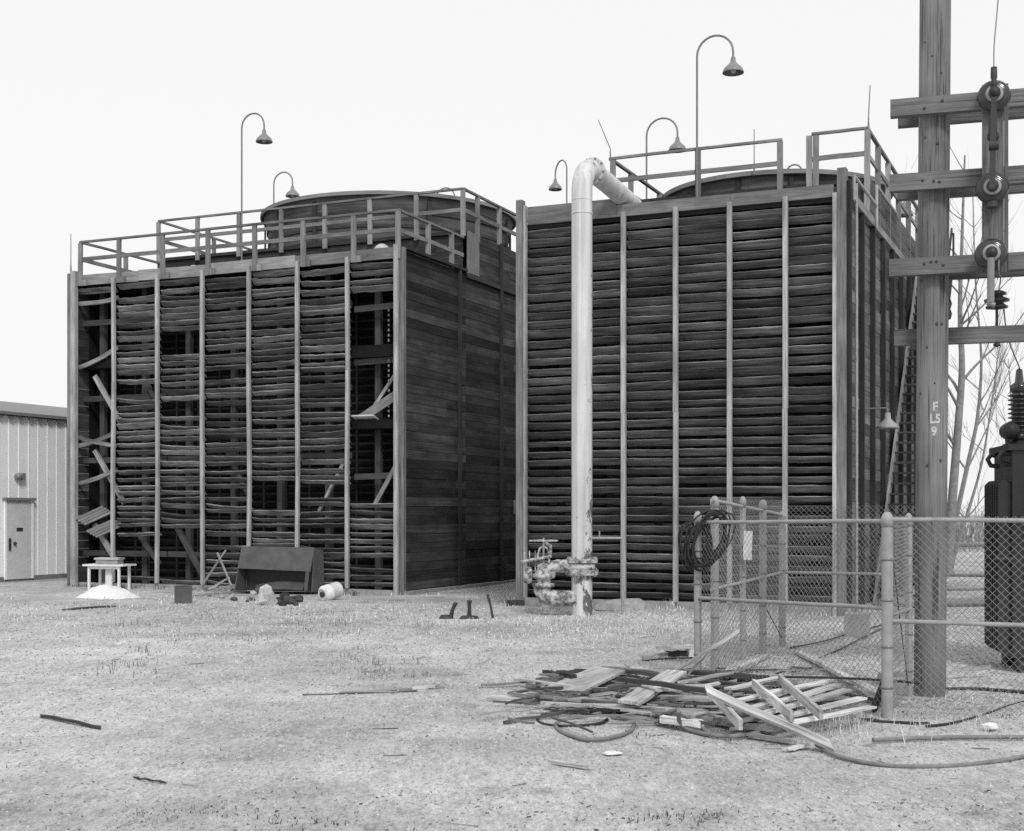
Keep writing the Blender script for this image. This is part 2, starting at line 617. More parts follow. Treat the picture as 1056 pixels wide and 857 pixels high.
def left_tower():
    W, D, ZD, ZF = 9.0, 15.0, 7.5, 8.5
    org = Vector((-10.65, 32.92, 0))
    root = empty('cooling_tower', org, ROT)
    tag(root, 'wider wooden cooling tower with missing louvers, behind the table and dark steel hopper', 'cooling tower')
    nb = 7
    bw = W / nb
    fy = 0.0

    def zv(v, x):
        Y = org.y - .403 * x
        return EYE + (HZ - v) / F * Y
    miss = {0: [(302, 600)], 1: [(393, 406), (553, 592)], 2: [(343, 362), (410, 424), (548, 596)], 3: [],
            4: [(500, 523)], 5: [(461, 476), (498, 514)], 6: [(303, 516)]}
    for i in range(nb):
        x0, x1 = i * bw + .02, (i + 1) * bw - .02
        ms = [(zv(b, x0 + bw / 2), zv(a, x0 + bw / 2)) for a, b in miss[i]]
        for run in louvers(x0, x1, .2, 7.22,   .158, .150, R(40), ms, 1.0 if i != 6 else .7, .03, .021):
            run.build('louver_panel', M['louver'], root)
        if i == 0 or i == nb:
            continue
        b = MB()
        x = i * bw
        pts = [(x + random.uniform(-.02, .02), -.06, .12), (x + random.uniform(-.02, .02), -.062, 2.6), (x + random.uniform(-.02, .02), -.06, 4.9), (x, -.06, 7.38)]
        for k in range(3):
            b.board(Vector(pts[k]) + Vector((0, 0, .003)), pts[k + 1], .08, .07, (0, 1, 0), .35 + .25 * random.random(), 2)
        b.build('batten', M['batten'], root)
    for x, w in ((.08, .13), (W - .06, .10)):
        b = MB()
        b.box(x - w / 2, x + w / 2, -.10, .02, -.1, 7.62 if x < 1 else 7.56, .55)
        b.build('corner_post', M['batten'], root)
    b = MB()
    b.box(W - .005, W + .05, -.04, .03, -.1, 7.5, .1)
    b.box(W + .056, W + .115, -.05, .06, -.1, 7.5, .5)
    b.build('corner_post', M['post'], root)
    b = MB()
    b.box(-.14, .002, -.04, .07, -.1, 7.58, .2)
    b.build('corner_post', M['post'], root)
    # inner frame seen through the gaps
    for i in range(nb):
        b = MB()
        x = i * bw + .42
        b.box(x - .07, x + .07, .55, .67, 0, 7.3, .9)
        b.build('inner_column', M['dark'], root)
    girts = (.80, 3.05, 4.55, 6.40)
    for gi, z in enumerate(girts):
        for x0, x1 in ((.05, 2.55), (2.6, 5.1), (5.15, W - 1.4)):
            b = MB()
            b.board((x0, .33, z), (x1, .33, z + random.uniform(-.02, .02)), .05, .13, (0, 0, 1), .8)
            b.build('girt', M['dark'], root)
    for z in (6.28, 5.10, 2.57):
        b = MB()
        b.board((W - 1.3, .30, z), (W - .1, .30, z + .03), .06, .13, (0, 0, 1), .95)
        b.build('girt', M['dark'], root)
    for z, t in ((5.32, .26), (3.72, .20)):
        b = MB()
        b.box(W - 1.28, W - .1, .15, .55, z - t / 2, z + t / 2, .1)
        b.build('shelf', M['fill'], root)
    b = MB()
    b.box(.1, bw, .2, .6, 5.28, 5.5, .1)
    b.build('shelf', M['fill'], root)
    for (x0, z0, x1, z1, w) in ((.45, 5.1, 1.25, 3.95, .12), (.45, 3.3, 1.35, 2.0, .12), (.45, 1.5, 1.1, .6, .14),
                                (1.75, 1.3, 2.4, .55, .12), (2.9, 1.45, 3.75, .15, .15), (1.95, 5.0, 2.3, 4.4, .1),
                                (W - .1, 5.0, W - .95, 3.9, .07), (W - .12, 3.0, W - .8, 1.9, .1), (W - 1.55, 2.9, W - 2.2, 1.8, .08), (4.2, 3.4, 4.9, 2.2, .1)):
        b = MB()
        b.board((x0, .26, z0), (x1, .26, z1), .05, w, (0, 1, 0) if False else (0, 0, 1), .95)
        b.build('brace', M['louver'] if x0 < 1 or x0 > 7 else M['dark'], root)
    b = MB()
    b.board((W - .18, .2, 4.35), (W - 1.12, .25, 3.85), .05, .2, (0, 0, 1), .6)
    b.build('loose_board', M['post'], root)
    b = MB()
    b.board((W - 1.25, .2, 3.86), (W - .7, .2, 3.86), .28, .04, (0, .35, 1), .9)
    b.build('loose_board', M['batten'], root)
    b = MB()
    for k in range(22):
        z = 6.2 - k * .11
        b.rock((W - .4, .22, z), .022, (1, 1, 1.6), .8, .1, 5)
    b.build('chain', M['louver'], root)
    for (a, c) in (((.08, 3.4), (1.2, 3.72)), ((.1, 3.62), (1.2, 3.4)), ((.1, 2.5), (1.2, 2.8)), ((.1, 6.85), (1.25, 6.95)), ((.1, 5.3), (1.25, 5.75))):
        b = MB()
        b.board((a[0], .1, a[1]), (c[0], .16, c[1]), .05, .1, (0, 0, 1), .6, 4, .04, .02)
        b.build('loose_board', M['louver'], root)
    # collapsed slatted panel in the outer bay
    b = MB()
    for k in range(8):
        q = k / 7
        p0 = Vector((.12 + .62 * q, -.05, 1.62 - .28 * q - (.14 if k > 3 else 0)))
        p1 = p0 + Vector((.42, .5, .30))
        b.board(p0, p1, .105, .02, (.15, -.7, 1), .3 + .6 * random.random(), 3, 0, .01)
    b.build('collapsed_panel', M['post'], root)
    # fill pack darkened as painted shade, then a light-blocking sheet
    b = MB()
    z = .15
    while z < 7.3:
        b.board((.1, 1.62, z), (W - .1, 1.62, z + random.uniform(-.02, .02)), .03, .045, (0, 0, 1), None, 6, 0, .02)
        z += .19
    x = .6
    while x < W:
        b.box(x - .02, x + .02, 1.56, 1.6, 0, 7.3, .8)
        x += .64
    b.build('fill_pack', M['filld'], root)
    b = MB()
    b.box(.06, W - .06, 1.75, 1.8, 0, 7.35, .2)  # sheet added so light enters only through the louvers
    b.build('light_block_backing', M['fill'], root)
    # flanks
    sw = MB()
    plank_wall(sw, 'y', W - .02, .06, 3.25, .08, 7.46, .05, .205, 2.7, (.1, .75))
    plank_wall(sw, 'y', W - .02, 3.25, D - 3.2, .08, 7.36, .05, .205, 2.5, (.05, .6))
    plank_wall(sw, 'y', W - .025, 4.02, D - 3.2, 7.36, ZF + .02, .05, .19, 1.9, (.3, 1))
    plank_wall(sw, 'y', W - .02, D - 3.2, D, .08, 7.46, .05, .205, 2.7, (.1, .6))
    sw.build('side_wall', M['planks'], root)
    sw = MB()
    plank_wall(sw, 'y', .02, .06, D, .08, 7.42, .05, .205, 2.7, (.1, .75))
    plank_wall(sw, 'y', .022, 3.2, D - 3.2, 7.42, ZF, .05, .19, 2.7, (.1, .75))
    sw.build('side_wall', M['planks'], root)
    sw = MB()
    plank_wall(sw, 'x', D - .03, .06, W - .06, .08, 7.46, .05, .205, 2.7, (.1, .75))
    sw.build('rear_wall', M['planks'], root)
    for xa in (.06, W - .09):  # inner sheets added to stop sunlight showing through the wall cracks
        b = MB()
        b.box(xa, xa + .03, .5, D - .1, .02, 7.3, .2)
        b.build('light_block_lining', M['fill'], root)
    for y in (2.86, 5.24, 7.6, 10.0, 12.4):
        b = MB()
        b.box(W + .012, W + .075, y - .045, y + .045, .06, 7.5 if y < 4 else ZF + .03, .35)
        b.build('side_batten', M['dark'], root)
    b = MB()
    b.board((W + .02, .1, 7.52), (W + .02, 3.2, 7.52), .14, .06, (0, 0, 1), .3)
    b.board((W + .03, 3.25, 7.42), (W + .03, D - 3.2, 7.42), .05, .1, (0, 0, 1), .6)
    b.build('wall_cap', M['dark'], root)
    b = MB()
    b.box(W - .05, W + .02, 3.42, 3.98, 7.5, 8.5, .5)
    b.build('deck_gate', M['rail'], root)
    b = MB()
    b.box(W + .015, W + .06, 6.05, 6.35, 1.75, 2.1, .9)
    b.build('outlet_box', M['rail'], root)
    # decks
    b = MB()
    b.box(.02, W - .06, .06, 3.2, 7.33, 7.43, .3)
    b.build('distribution_deck', M['dark'], root)
    b = MB()
    b.box(.02, W - .06, D - 3.2, D - .06, 7.33, 7.43, .3)
    b.build('distribution_deck', M['dark'], root)
    b = MB()
    b.box(.06, W - .06, 3.22, D - 3.22, ZF - .08, ZF, .3)
    b.build('fan_deck', M['dark'], root)
    b = MB()
    plank_wall(b, 'x', 3.3, .1, W - .1, 7.44, ZF - .09, .04, .2, 2.4, (.1, .6))
    b.build('deck_wall', M['planks'], root)
    b = MB()
    x = .1
    while x < W - .05:
        x2 = min(W - .05, x + random.uniform(1.2, 2.6))
        b.board((x, -.005 + random.uniform(-.006, .006), 7.39), (x2 - .006, -.005, 7.39 + random.uniform(-.02, .02)), .045, .24 + .03 * random.random(), (0, 0, 1), random.uniform(.2, .9), 3, 0, .01)
        x = x2
    b.build('fascia', M['rail'], root)
    # guard rails
    lx = [i * bw for i in range(nb + 1)]
    lx[0], lx[-1] = .28, W - .02
    guard_rail(root, [(.28, 3.1), (.28, -.055), (W - .02, -.055), (W - .02, 3.15)],
               [(x + (.16 if 0 < i < nb else 0), -.055) for i, x in enumerate(lx)] + [(.28, 1.6), (.28, 3.0)] + [(W - .02, 1.35), (W - .02, 2.55)], 7.5, 8.33, .25, blocks=True)
    ux = [i * bw for i in range(nb + 1)]
    ux[0], ux[-1] = .04, W - .04
    gr = guard_rail(root, [(.04, D - 3.2), (.04, 3.2), (W - .04, 3.2), (W - .04, D - 3.2), (.04, D - 3.2)],
                    [(x, 3.2) for x in ux] + [(W - .04, y) for y in (4.0, 5.3, 7.3, 9.3, 11.4)] + [(.04, y) for y in (5.6, 8, 10.4)] + [(x, D - 3.2) for x in ux[1:-1]],
                    ZF, 9.5, .15)
    fan_stack(root, 4.62, 7.45, 3.38, 8.45, 9.93, (8.72, 9.1, 9.45))
    b = MB()
    b.box(-.05, W + .14, -.03, .0, -.2, .10, .5)
    b.box(W + .0, W + .16, .0, D, -.2, .07, .5)
    b.box(-.16, 0, .0, D, -.2, .07, .5)
    b.build('foundation', M['concrete'], root)
    return root, org


def right_tower():
    W, D, ZD, ZF = 6.1, 14.0, 7.4, 8.2
    org = Vector((0.168, 25.95, 0))
    root = empty('cooling_tower', org, ROT)
    tag(root, 'narrower wooden cooling tower with complete louvers, behind the white riser pipe', 'cooling tower')
    nb = 6
    bw = (W - .1) / nb
    xb = [.05 + i * bw + (0 if i in (0, nb) else .11 if i == 1 else .04) for i in range(nb + 1)]
    for i in range(nb):
        for run in louvers(xb[i] + .02, xb[i + 1] - .02, .26, 7.2, .175, .170, R(43), (), .06, .03, .016):
            run.build('louver_panel', M['louver_r'], root)
        if i:
            b = MB()
            x = xb[i]
            b.board((x, -.06, .02), (x + random.uniform(-.012, .012), -.06, 3.6), .082, .08, (0, 1, 0), random.uniform(.3, .6), 3)
            b.board((x, -.06, 3.603), (x, -.06, 7.32), .082, .08, (0, 1, 0), random.uniform(.4, .7), 3)
            b.build('batten', M['batten'], root)
    b = MB()
    b.box(-.04, .085, -.14, .02, -.2, 7.72, .5)
    b.build('corner_post', M['post'], root)
    b = MB()
    b.box(.09, .13, -.10, .02, -.1, 7.62, .7)
    b.build('corner_post', M['batten'], root)
    b = MB()
    b.box(W - .18, W - .11, -.13, .02, -.1, 7.3, .75)
    b.build('corner_post', M['batten'], root)
    b = MB()
    b.box(W - .105, W + .05, -.12, .06, -.1, 7.72, .25)
    b.build('corner_post', M['post'], root)
    b = MB()
    b.box(W + .055, W + .12, -.06, .09, -.1, 7.5, .1)
    b.build('corner_post', M['dark'], root)
    b = MB()
    b.tube([(W + .17, .22, 0), (W + .17, .22, 7.5)], .025, 8)
    b.build('conduit', M['galv'], root)
    b = MB()
    z = .15
    while z < 7.2:
        b.board((.1, 1.2, z), (W - .1, 1.2, z), .03, .05, (0, 0, 1))
        z += .2
    b.build('fill_pack', M['filld'], root)
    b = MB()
    b.box(.06, W - .06, 1.35, 1.4, 0, 7.3, .2)  # sheet added to block light behind the fill
    b.build('light_block_backing', M['fill'], root)
    for i in range(nb):
        b = MB()
        x = .05 + i * bw + .35
        b.box(x - .05, x + .05, 1.1, 1.18, 0, 7.2, .1)
        b.build('inner_column', M['fill'], root)
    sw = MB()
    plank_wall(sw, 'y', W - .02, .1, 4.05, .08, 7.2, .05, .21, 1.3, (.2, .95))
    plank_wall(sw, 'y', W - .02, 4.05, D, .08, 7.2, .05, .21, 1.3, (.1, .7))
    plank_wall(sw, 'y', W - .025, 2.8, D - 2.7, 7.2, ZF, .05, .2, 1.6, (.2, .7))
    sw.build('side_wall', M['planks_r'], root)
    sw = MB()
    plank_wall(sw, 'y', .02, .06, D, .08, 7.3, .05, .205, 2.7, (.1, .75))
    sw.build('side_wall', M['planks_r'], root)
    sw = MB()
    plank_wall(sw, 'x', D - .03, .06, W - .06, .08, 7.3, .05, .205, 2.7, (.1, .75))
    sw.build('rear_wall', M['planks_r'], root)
    for xa in (.06, W - .09):  # hidden sheets added to keep light out of the plank gaps
        b = MB()
        b.box(xa, xa + .03, .3, D - .1, .02, 7.15, .2)
        b.build('light_block_lining', M['fill'], root)
    for y in (1.5, 2.75, 4.05, 5.3, 6.6, 7.9, 9.2, 10.5):
        b = MB()
        b.box(W + .012, W + .10, y - .05, y + .05, .06, 7.25, .15)
        b.build('side_batten', M['dark'], root)
    b = MB()
    b.board((W + .02, .1, 7.33), (W + .02, 2.7, 7.33), .14, .16, (0, 0, 1), .5)
    b.board((W + .02, 2.72, 7.33), (W + .02, D, 7.33), .12, .14, (0, 0, 1), .5)
    b.build('wall_cap', M['rail'], root)
    b = MB()
    b.tube([(W + .14, .15, 7.62), (W + .14, 2.6, 7.62)], .03, 8)
    b.tube([(W + .14, .15, 7.2), (W + .14, .15, 7.62)], .03, 8)
    b.tube([(W + .14, 2.65, 7.2), (W + .14, 2.65, 8.0), (W + .14, 5.2, 8.0)], .03, 8)
    b.build('pipe_rail', M['galv'], root)
    b = MB()
    b.box(.02, W - .06, .06, 2.7, 7.18, 7.28, .3)
    b.build('distribution_deck', M['dark'], root)
    b = MB()
    b.box(.02, W - .06, D - 2.7, D - .06, 7.18, 7.28, .3)
    b.build('distribution_deck', M['dark'], root)
    b = MB()
    b.box(.06, W - .06, 2.72, D - 2.72, ZF - .08, ZF - .002, .3)
    b.build('fan_deck', M['dark'], root)
    b = MB()
    plank_wall(b, 'x', 2.78, .1, W - .1, 7.3, ZF - .09, .04, .2, 2.4, (.1, .6))
    b.build('deck_wall', M['planks'], root)
    b = MB()
    x = .16
    for x2 in (1.95, 4.1, W - .17):
        b.board((x, -.02, 7.36 + (.06 if x < 1 else 0)), (x2 - .006, -.02, 7.36 + (.06 if x < 1 else 0)), .05, .34 if x < 1 else .22, (0, 0, 1), .35, 2)
        x = x2
    b.build('fascia', M['rail'], root)
    ux0 = .85
    guard_rail(root, [(.85, D - 2.7), (.85, 2.7), (4.42, 2.7)], [(.9, 2.7), (2.72, 2.7), (4.38, 2.7)] + [(.85, y) for y in (4, 6, 8.2, 10.5)], ZF, 9.12, .6)
    guard_rail(root, [(5.0, 2.7), (W - .05, 2.7), (W - .05, D - 2.7)], [(4.95, 2.7), (5.07, 2.7), (W - .05, 2.7)] + [(W - .05, y) for y in (4.0, 5.4, 6.9, 8.5, 10.2)], ZF, 9.16, .8)
    fan_stack(root, 3.28, 7.1, 2.48, ZF - .05, 9.0, (8.5,))
    b = MB()
    b.box(-.12, W + .14, -.10, -.02, -.2, .16, .5)
    b.box(W + .0, W + .12, -.02, D, -.2, .07, .5)
    b.build('foundation', M['concrete'], root)
    return root, org


LT, LO = left_tower()
RT, RO = right_tower()


def lw(org, x, y, z=0.0):
    return org + DIRX * x + DIRY * y + Vector((0, 0, z))


# outside stair on the flank of the narrow tower
def stair():
    root = empty('wooden_staircase', lw(RO, 6.2, 2.3, 0), ROT)
    tag(root, 'steep dark wooden staircase climbing the flank of the narrower tower beside the utility pole', 'staircase')
    H, L = 7.3, 6.3
    for x in (.05, .80):
        b = MB()
        b.board((x, 0, 0), (x, L, H), .05, .2, (0, -.7, .7), .8 if x < .5 else .2)
        b.build('stringer', M['post'] if x < .5 else M['dark'], root)
    n = 34
    for k in range(1, n):
        b = MB()
        q = k / n
        b.box(.08, .77, L * q - .10, L * q + .10, H * q - .02, H * q + .02)
        b.build('tread', M['scrap_dark'], root)
    for x in (.8,):
        b = MB()
        b.board((x, 0, .95), (x, L, H + .95), .04, .08, (0, -.7, .7), .6)
        b.build('handrail', M['dark'], root)
        for q in (.02, .25, .5, .75, .98):
            b = MB()
            b.box(x + .03, x + .07, L * q - .04, L * q + .04, H * q, H * q + .98)
            b.build('rail_post', M['dark'], root)
    b = MB()
    b.box(.0, .62, L, L + .9, H - .06, H, .2)
    b.build('landing', M['dark'], root)
    for q in (.45, .85):
        b = MB()
        b.box(.48, .58, L * q - .05, L * q + .05, 0, H * q - .05)
        b.build('stair_post', M['dark'], root)
    b = MB()
    b.box(.48, .58, L + .7, L + .82, 0, H - .07)
    b.build('stair_post', M['dark'], root)


stair()


# ------------------------------------------------------------------ gooseneck lamps, rods and domes on the towers
def gooseneck(pos, h, span, d, label, group='gooseneck lamps on the tower decks', shade=.215):
    root = empty('gooseneck_lamp', pos)
    tag(root, label, 'lamp', group)
    d = Vector((d[0], d[1], 0)).normalized()
    r = span / 2
    pts = [Vector((0, 0, 0)), Vector((0, 0, (h - r) * .5)), Vector((0, 0, h - r))]
    for k in range(1, 13):
        a = PI * k / 12
        pts.append(d * (r - r * math.cos(a)) + Vector((0, 0, h - r + r * math.sin(a))))
    e = d * span + Vector((0, 0, h - r - .14))
    pts.append(e)
    b = MB()
    b.tube(pts, .022, 7)
    b.build('lamp_pole', M['lamppole'], root)
    b = MB()
    s = shade
    b.lathe([(.0, .03), (.045, .025), (.055, -.06), (.075, -.09), (s * .55, -.135), (s * .86, -.195), (s * .98, -.26), (s, -.285), (s * .97, -.29), (s * .8, -.24), (0, -.12)], e, (0, 0, 1), 18)
    b.build('lamp_shade', M['lampshade'], root)
    b = MB()
    b.lathe([(0, -.18), (.05, -.2), (.06, -.25), (.04, -.285), (0, -.295)], e, (0, 0, 1), 10)
    b.build('bulb', M['plate'], root)


DX = (DIRX.x, DIRX.y)
gooseneck(lw(LO, 2.72, 3.12, 7.44), 4.5, .68, DX, 'tall gooseneck lamp at the front rail of the wider tower')
gooseneck(lw(LO, .1, 8.5, 8.4), 3.55, .66, DX, 'gooseneck lamp on the far side rail of the wider tower, shade against its fan stack')
gooseneck(lw(LO, 3.75, 12.0, 8.4), 3.5, .66, DX, 'gooseneck lamp behind the fan stack of the wider tower, only its arc showing')
gooseneck(lw(LO, 8.85, 10.2, 8.4), 3.5, .68, (-.45, .89), 'gooseneck lamp bending toward the wider tower, left of the white pipe bend', shade=.2)
gooseneck(lw(RO, 2.72, 2.62, 7.3), 4.0, .74, DX, 'tallest looking gooseneck lamp, rising from the front rail of the narrower tower')
gooseneck(lw(RO, .26, 6.9, 8.1), 2.98, .76, DX, 'gooseneck lamp behind the front rail of the narrower tower, its shade at rail height')
gooseneck(lw(RO, 2.6, 11.4, 8.1), 2.72, .4, DX, 'gooseneck lamp behind the fan stack of the narrower tower, only its arc showing')
gooseneck(lw(RO, 6.15, 10.6, 7.4), 2.3, .5, (-1, -.1), 'gooseneck lamp at the side rail of the narrower tower, behind the utility pole')


def wall_lamp():
    p = lw(RO, 6.10, 1.85, 3.7)
    root = empty('wall_lamp', p, ROT)
    tag(root, 'bell shaded wall lamp on a thin bracket from the flank of the narrower tower', 'lamp')
    b = MB()
    b.tube([(0, 0, 0), (.44, 0, .0), (.46, 0, -.02), (.46, 0, -.12)], .014, 6)
    b.build('bracket', M['lamppole'], root)
    b = MB()
    b.lathe([(0, -.08), (.05, -.09), (.06, -.2), (.10, -.24), (.18, -.32), (.215, -.37), (.20, -.375), (.1, -.27), (0, -.22)], (.46, 0, 0), (0, 0, 1), 16)
    b.build('lamp_shade', M['galv'], root)


wall_lamp()


def rod(p, h, label, lean=(0, 0), r=.012):
    b = MB()
    b.tube([(0, 0, 0), (0, 0, .25), (lean[0], lean[1], h)], [r * 2, r, r * .8], 6)
    o = b.build('lightning_rod', M['lamppole'], None, None, p)
    tag(o, label, 'lightning rod', 'lightning rods on the towers')


rod(lw(LO, -.06, -.0, 7.6), .95, 'thin lightning rod on the outer front corner of the wider tower')
rod(lw(RO, .85, 2.7, 9.05), .85, 'thin leaning lightning rod beside the white pipe bend', (-.25, 0))
rod(lw(RO, 3.45, 4.4, 8.9), .95, 'thin lightning rod on the fan stack rim of the narrower tower')
rod(lw(RO, 6.08, 2.7, 9.1), .85, 'thin lightning rod on the front corner rail of the narrower tower', (.03, 0))


def dome(p, label, r=.22):
    root = empty('valve_dome', p)
    tag(root, label, 'valve cover', 'pale domes on the wider tower deck')
    b = MB()
    b.lathe([(r * 1.1, 0), (r * 1.05, .03), (r * .85, .14), (r * .5, .24), (r * .22, .28), (0, .285)], (0, 0, 0), (0, 0, 1), 16)
    b.build('dome', M['pale_dome'], root)
    b = MB()
    b.tube([(-r * .9, 0, .05), (-r * 1.3, -.05, .02), (-r * 1.7, -.08, -.02)], .02, 6)
    b.build('handle', M['galv'], root)


dome(lw(LO, 8.3, .45, 7.43), 'pale dome on the deck by the front corner of the wider tower', .25)
dome(lw(LO, 2.9, .9, 7.43), 'pale dome on the deck of the wider tower, below its tall front lamp', .27)


# ------------------------------------------------------------------ white riser pipe with valve
def riser():
    p = Vector((1.2, 23.3, 0))
    root = empty('riser_pipe', p)
    tag(root, 'tall white riser pipe with peeling paint bending over onto the narrower tower', 'pipe')
    r = .178
    b = MB()
    b.tube([(0, 0, -.1), (0, 0, 1.5), (0, 0, 4), (0, 0, 6.6), (0, 0, 7.12)], r, 32)
    b.build('riser', M['pipe'], root)
    d = DIRY
    rad = .47
    b = MB()
    pts = [Vector((0, 0, 7.12))]
    for k in range(1, 11):
        a = PI / 2 * k / 10
        pts.append(d * (rad - rad * math.cos(a)) + Vector((0, 0, 7.28 + rad * math.sin(a))))
    b.tube(pts, r * 1.01, 32)
    b.build('elbow', M['pipe'], root)
    b = MB()
    b.tube([pts[-1] + d * .002, d * 1.3 + Vector((0, 0, 7.71)), d * 2.75 + Vector((0, 0, 7.60))], r, 32)
    b.build('outlet_pipe', M['pipe'], root)
    b = MB()
    b.lathe([(r, -.035), (r + .055, -.035), (r + .055, .0), (r + .055, .035), (r, .035)], pts[-1] + d * .05, d, 32, .5, False)
    b.build('elbow_flange', M['pipe'], root)
    b = MB()
    b.lathe([(r, -.012), (r + .008, -.01), (r + .008, .01), (r, .012)], (0, 0, 6.9), (0, 0, 1), 32, .5)
    b.build('weld_seam', M['pipe'], root)
    for q in range(9):
        a = 2 * PI * q / 9 + .3
        e1 = Vector((0, 0, 1))
        e2 = d.cross(e1)
        c = pts[-1] + d * .012 + e1 * math.cos(a) * (r + .04) + e2 * math.sin(a) * (r + .04)
        b = MB()
        b.rock(c, .024, (1, 1, 1), .2, .1, 6)
        b.build('bolt', M['lampshade'], root)
    for z, rr, h in ((.95, .275, .07), (.42 + .33, .28, .09)):
        b = MB()
        b.lathe([(r, z - h / 2), (rr, z - h / 2), (rr, z + h / 2), (r, z + h / 2)], (0, 0, 0), (0, 0, 1), 32, None, False)
        fl = b.build('flange', M['valve'], root)
        for k in range(12):
            a = 2 * PI * k / 12
            b = MB()
            b.tube([(math.cos(a) * (rr - .04), math.sin(a) * (rr - .04), z - h / 2 - .03), (math.cos(a) * (rr - .04), math.sin(a) * (rr - .04), z + h / 2 + .03)], .018, 6)
            b.build('bolt', M['valve'], fl)
    b = MB()
    b.lathe([(r, .78), (.235, .79), (.235, .90), (r, .915)], (0, 0, 0), (0, 0, 1), 32, .5)
    b.build('collar', M['pipe'], root)
    # branch pipes to the valve body on the left
    dl = Vector((-1, .02, 0))
    b = MB()
    b.tube([(-.05, -.02, .855), (-.42, -.02, .855), (-.52, -.02, .83), (-.56, -.02, .74)], .115, 20)
    b.build('branch_pipe', M['valve'], root)
    b = MB()
    b.tube([(-.1, -.02, .30), (-.45, -.02, .30), (-.62, -.02, .33), (-.68, -.02, .44), (-.68, -.02, .55)], [.135, .135, .15, .15, .14], 20)
    b.build('branch_pipe', M['valve'], root)
    b = MB()
    b.tube([(.1, 0, 1.335), (.68, .02, 1.335), (.70, .02, 1.31), (.70, .02, .0)], .022, 8)
    b.tube([(.30, 0, 1.335), (.30, 0, 1.46)], .014, 6)
    b.build('side_line', M['galv'], root)
    # valve
    v = empty('gate_valve', p + Vector((-.66, -.03, .0)))
    tag(v, 'rusty gate valve with handwheel on the low branch of the white riser pipe', 'valve')
    b = MB()
    b.lathe([(.0, .50), (.19, .50), (.19, .56), (.13, .57), (.12, .63), (.20, .66), (.20, .71), (.15, .73), (.10, .84), (.07, .9), (0, .91)], (0, 0, 0), (0, 0, 1), 20)
    b.build('valve_body', M['valve'], v)
    for s in (-1, 1):
        b = MB()
        b.tube([(.09 * s, 0, .84), (.10 * s, 0, 1.05), (.06 * s, 0, 1.16), (0, 0, 1.19)], .02, 7)
        b.build('yoke', M['valve'], v)
    b = MB()
    b.tube([(0, 0, .85), (0, 0, 1.34)], .018, 8)
    b.build('stem', M['galv'], v)
    b = MB()
    pts = [Vector((.24 * math.cos(2 * PI * k / 24), .24 * math.sin(2 * PI * k / 24), 1.29)) for k in range(25)]
    b.tube(pts, .016, 7, None, False)
    for k in range(4):
        a = PI / 2 * k
        b.tube([(0, 0, 1.29), (.24 * math.cos(a), .24 * math.sin(a), 1.29)], .012, 6)
    b.build('handwheel', M['valve'], v)
    for x in (-.33, -.24, -.14):
        b = MB()
        b.tube([(x, .02, .75), (x, .02, 1.12)], .012, 6)
        b.build('tie_bolt', M['valve'], v)
    b = MB()
    b.lathe([(0, -.07), (.13, -.07), (.15, 0), (.13, .07), (0, .07)], (-.27, 0, .70), (1, 0, 0), 16)
    b.build('side_cover', M['valve'], v)
    b = MB()
    b.tube([(-.38, 0, .93), (-.1, -.1, .98), (.12, -.02, 1.02), (.12, 0, 1.2), (.03, 0, 1.26)], .03, 8)
    b.build('bypass', M['valve'], v)


riser()


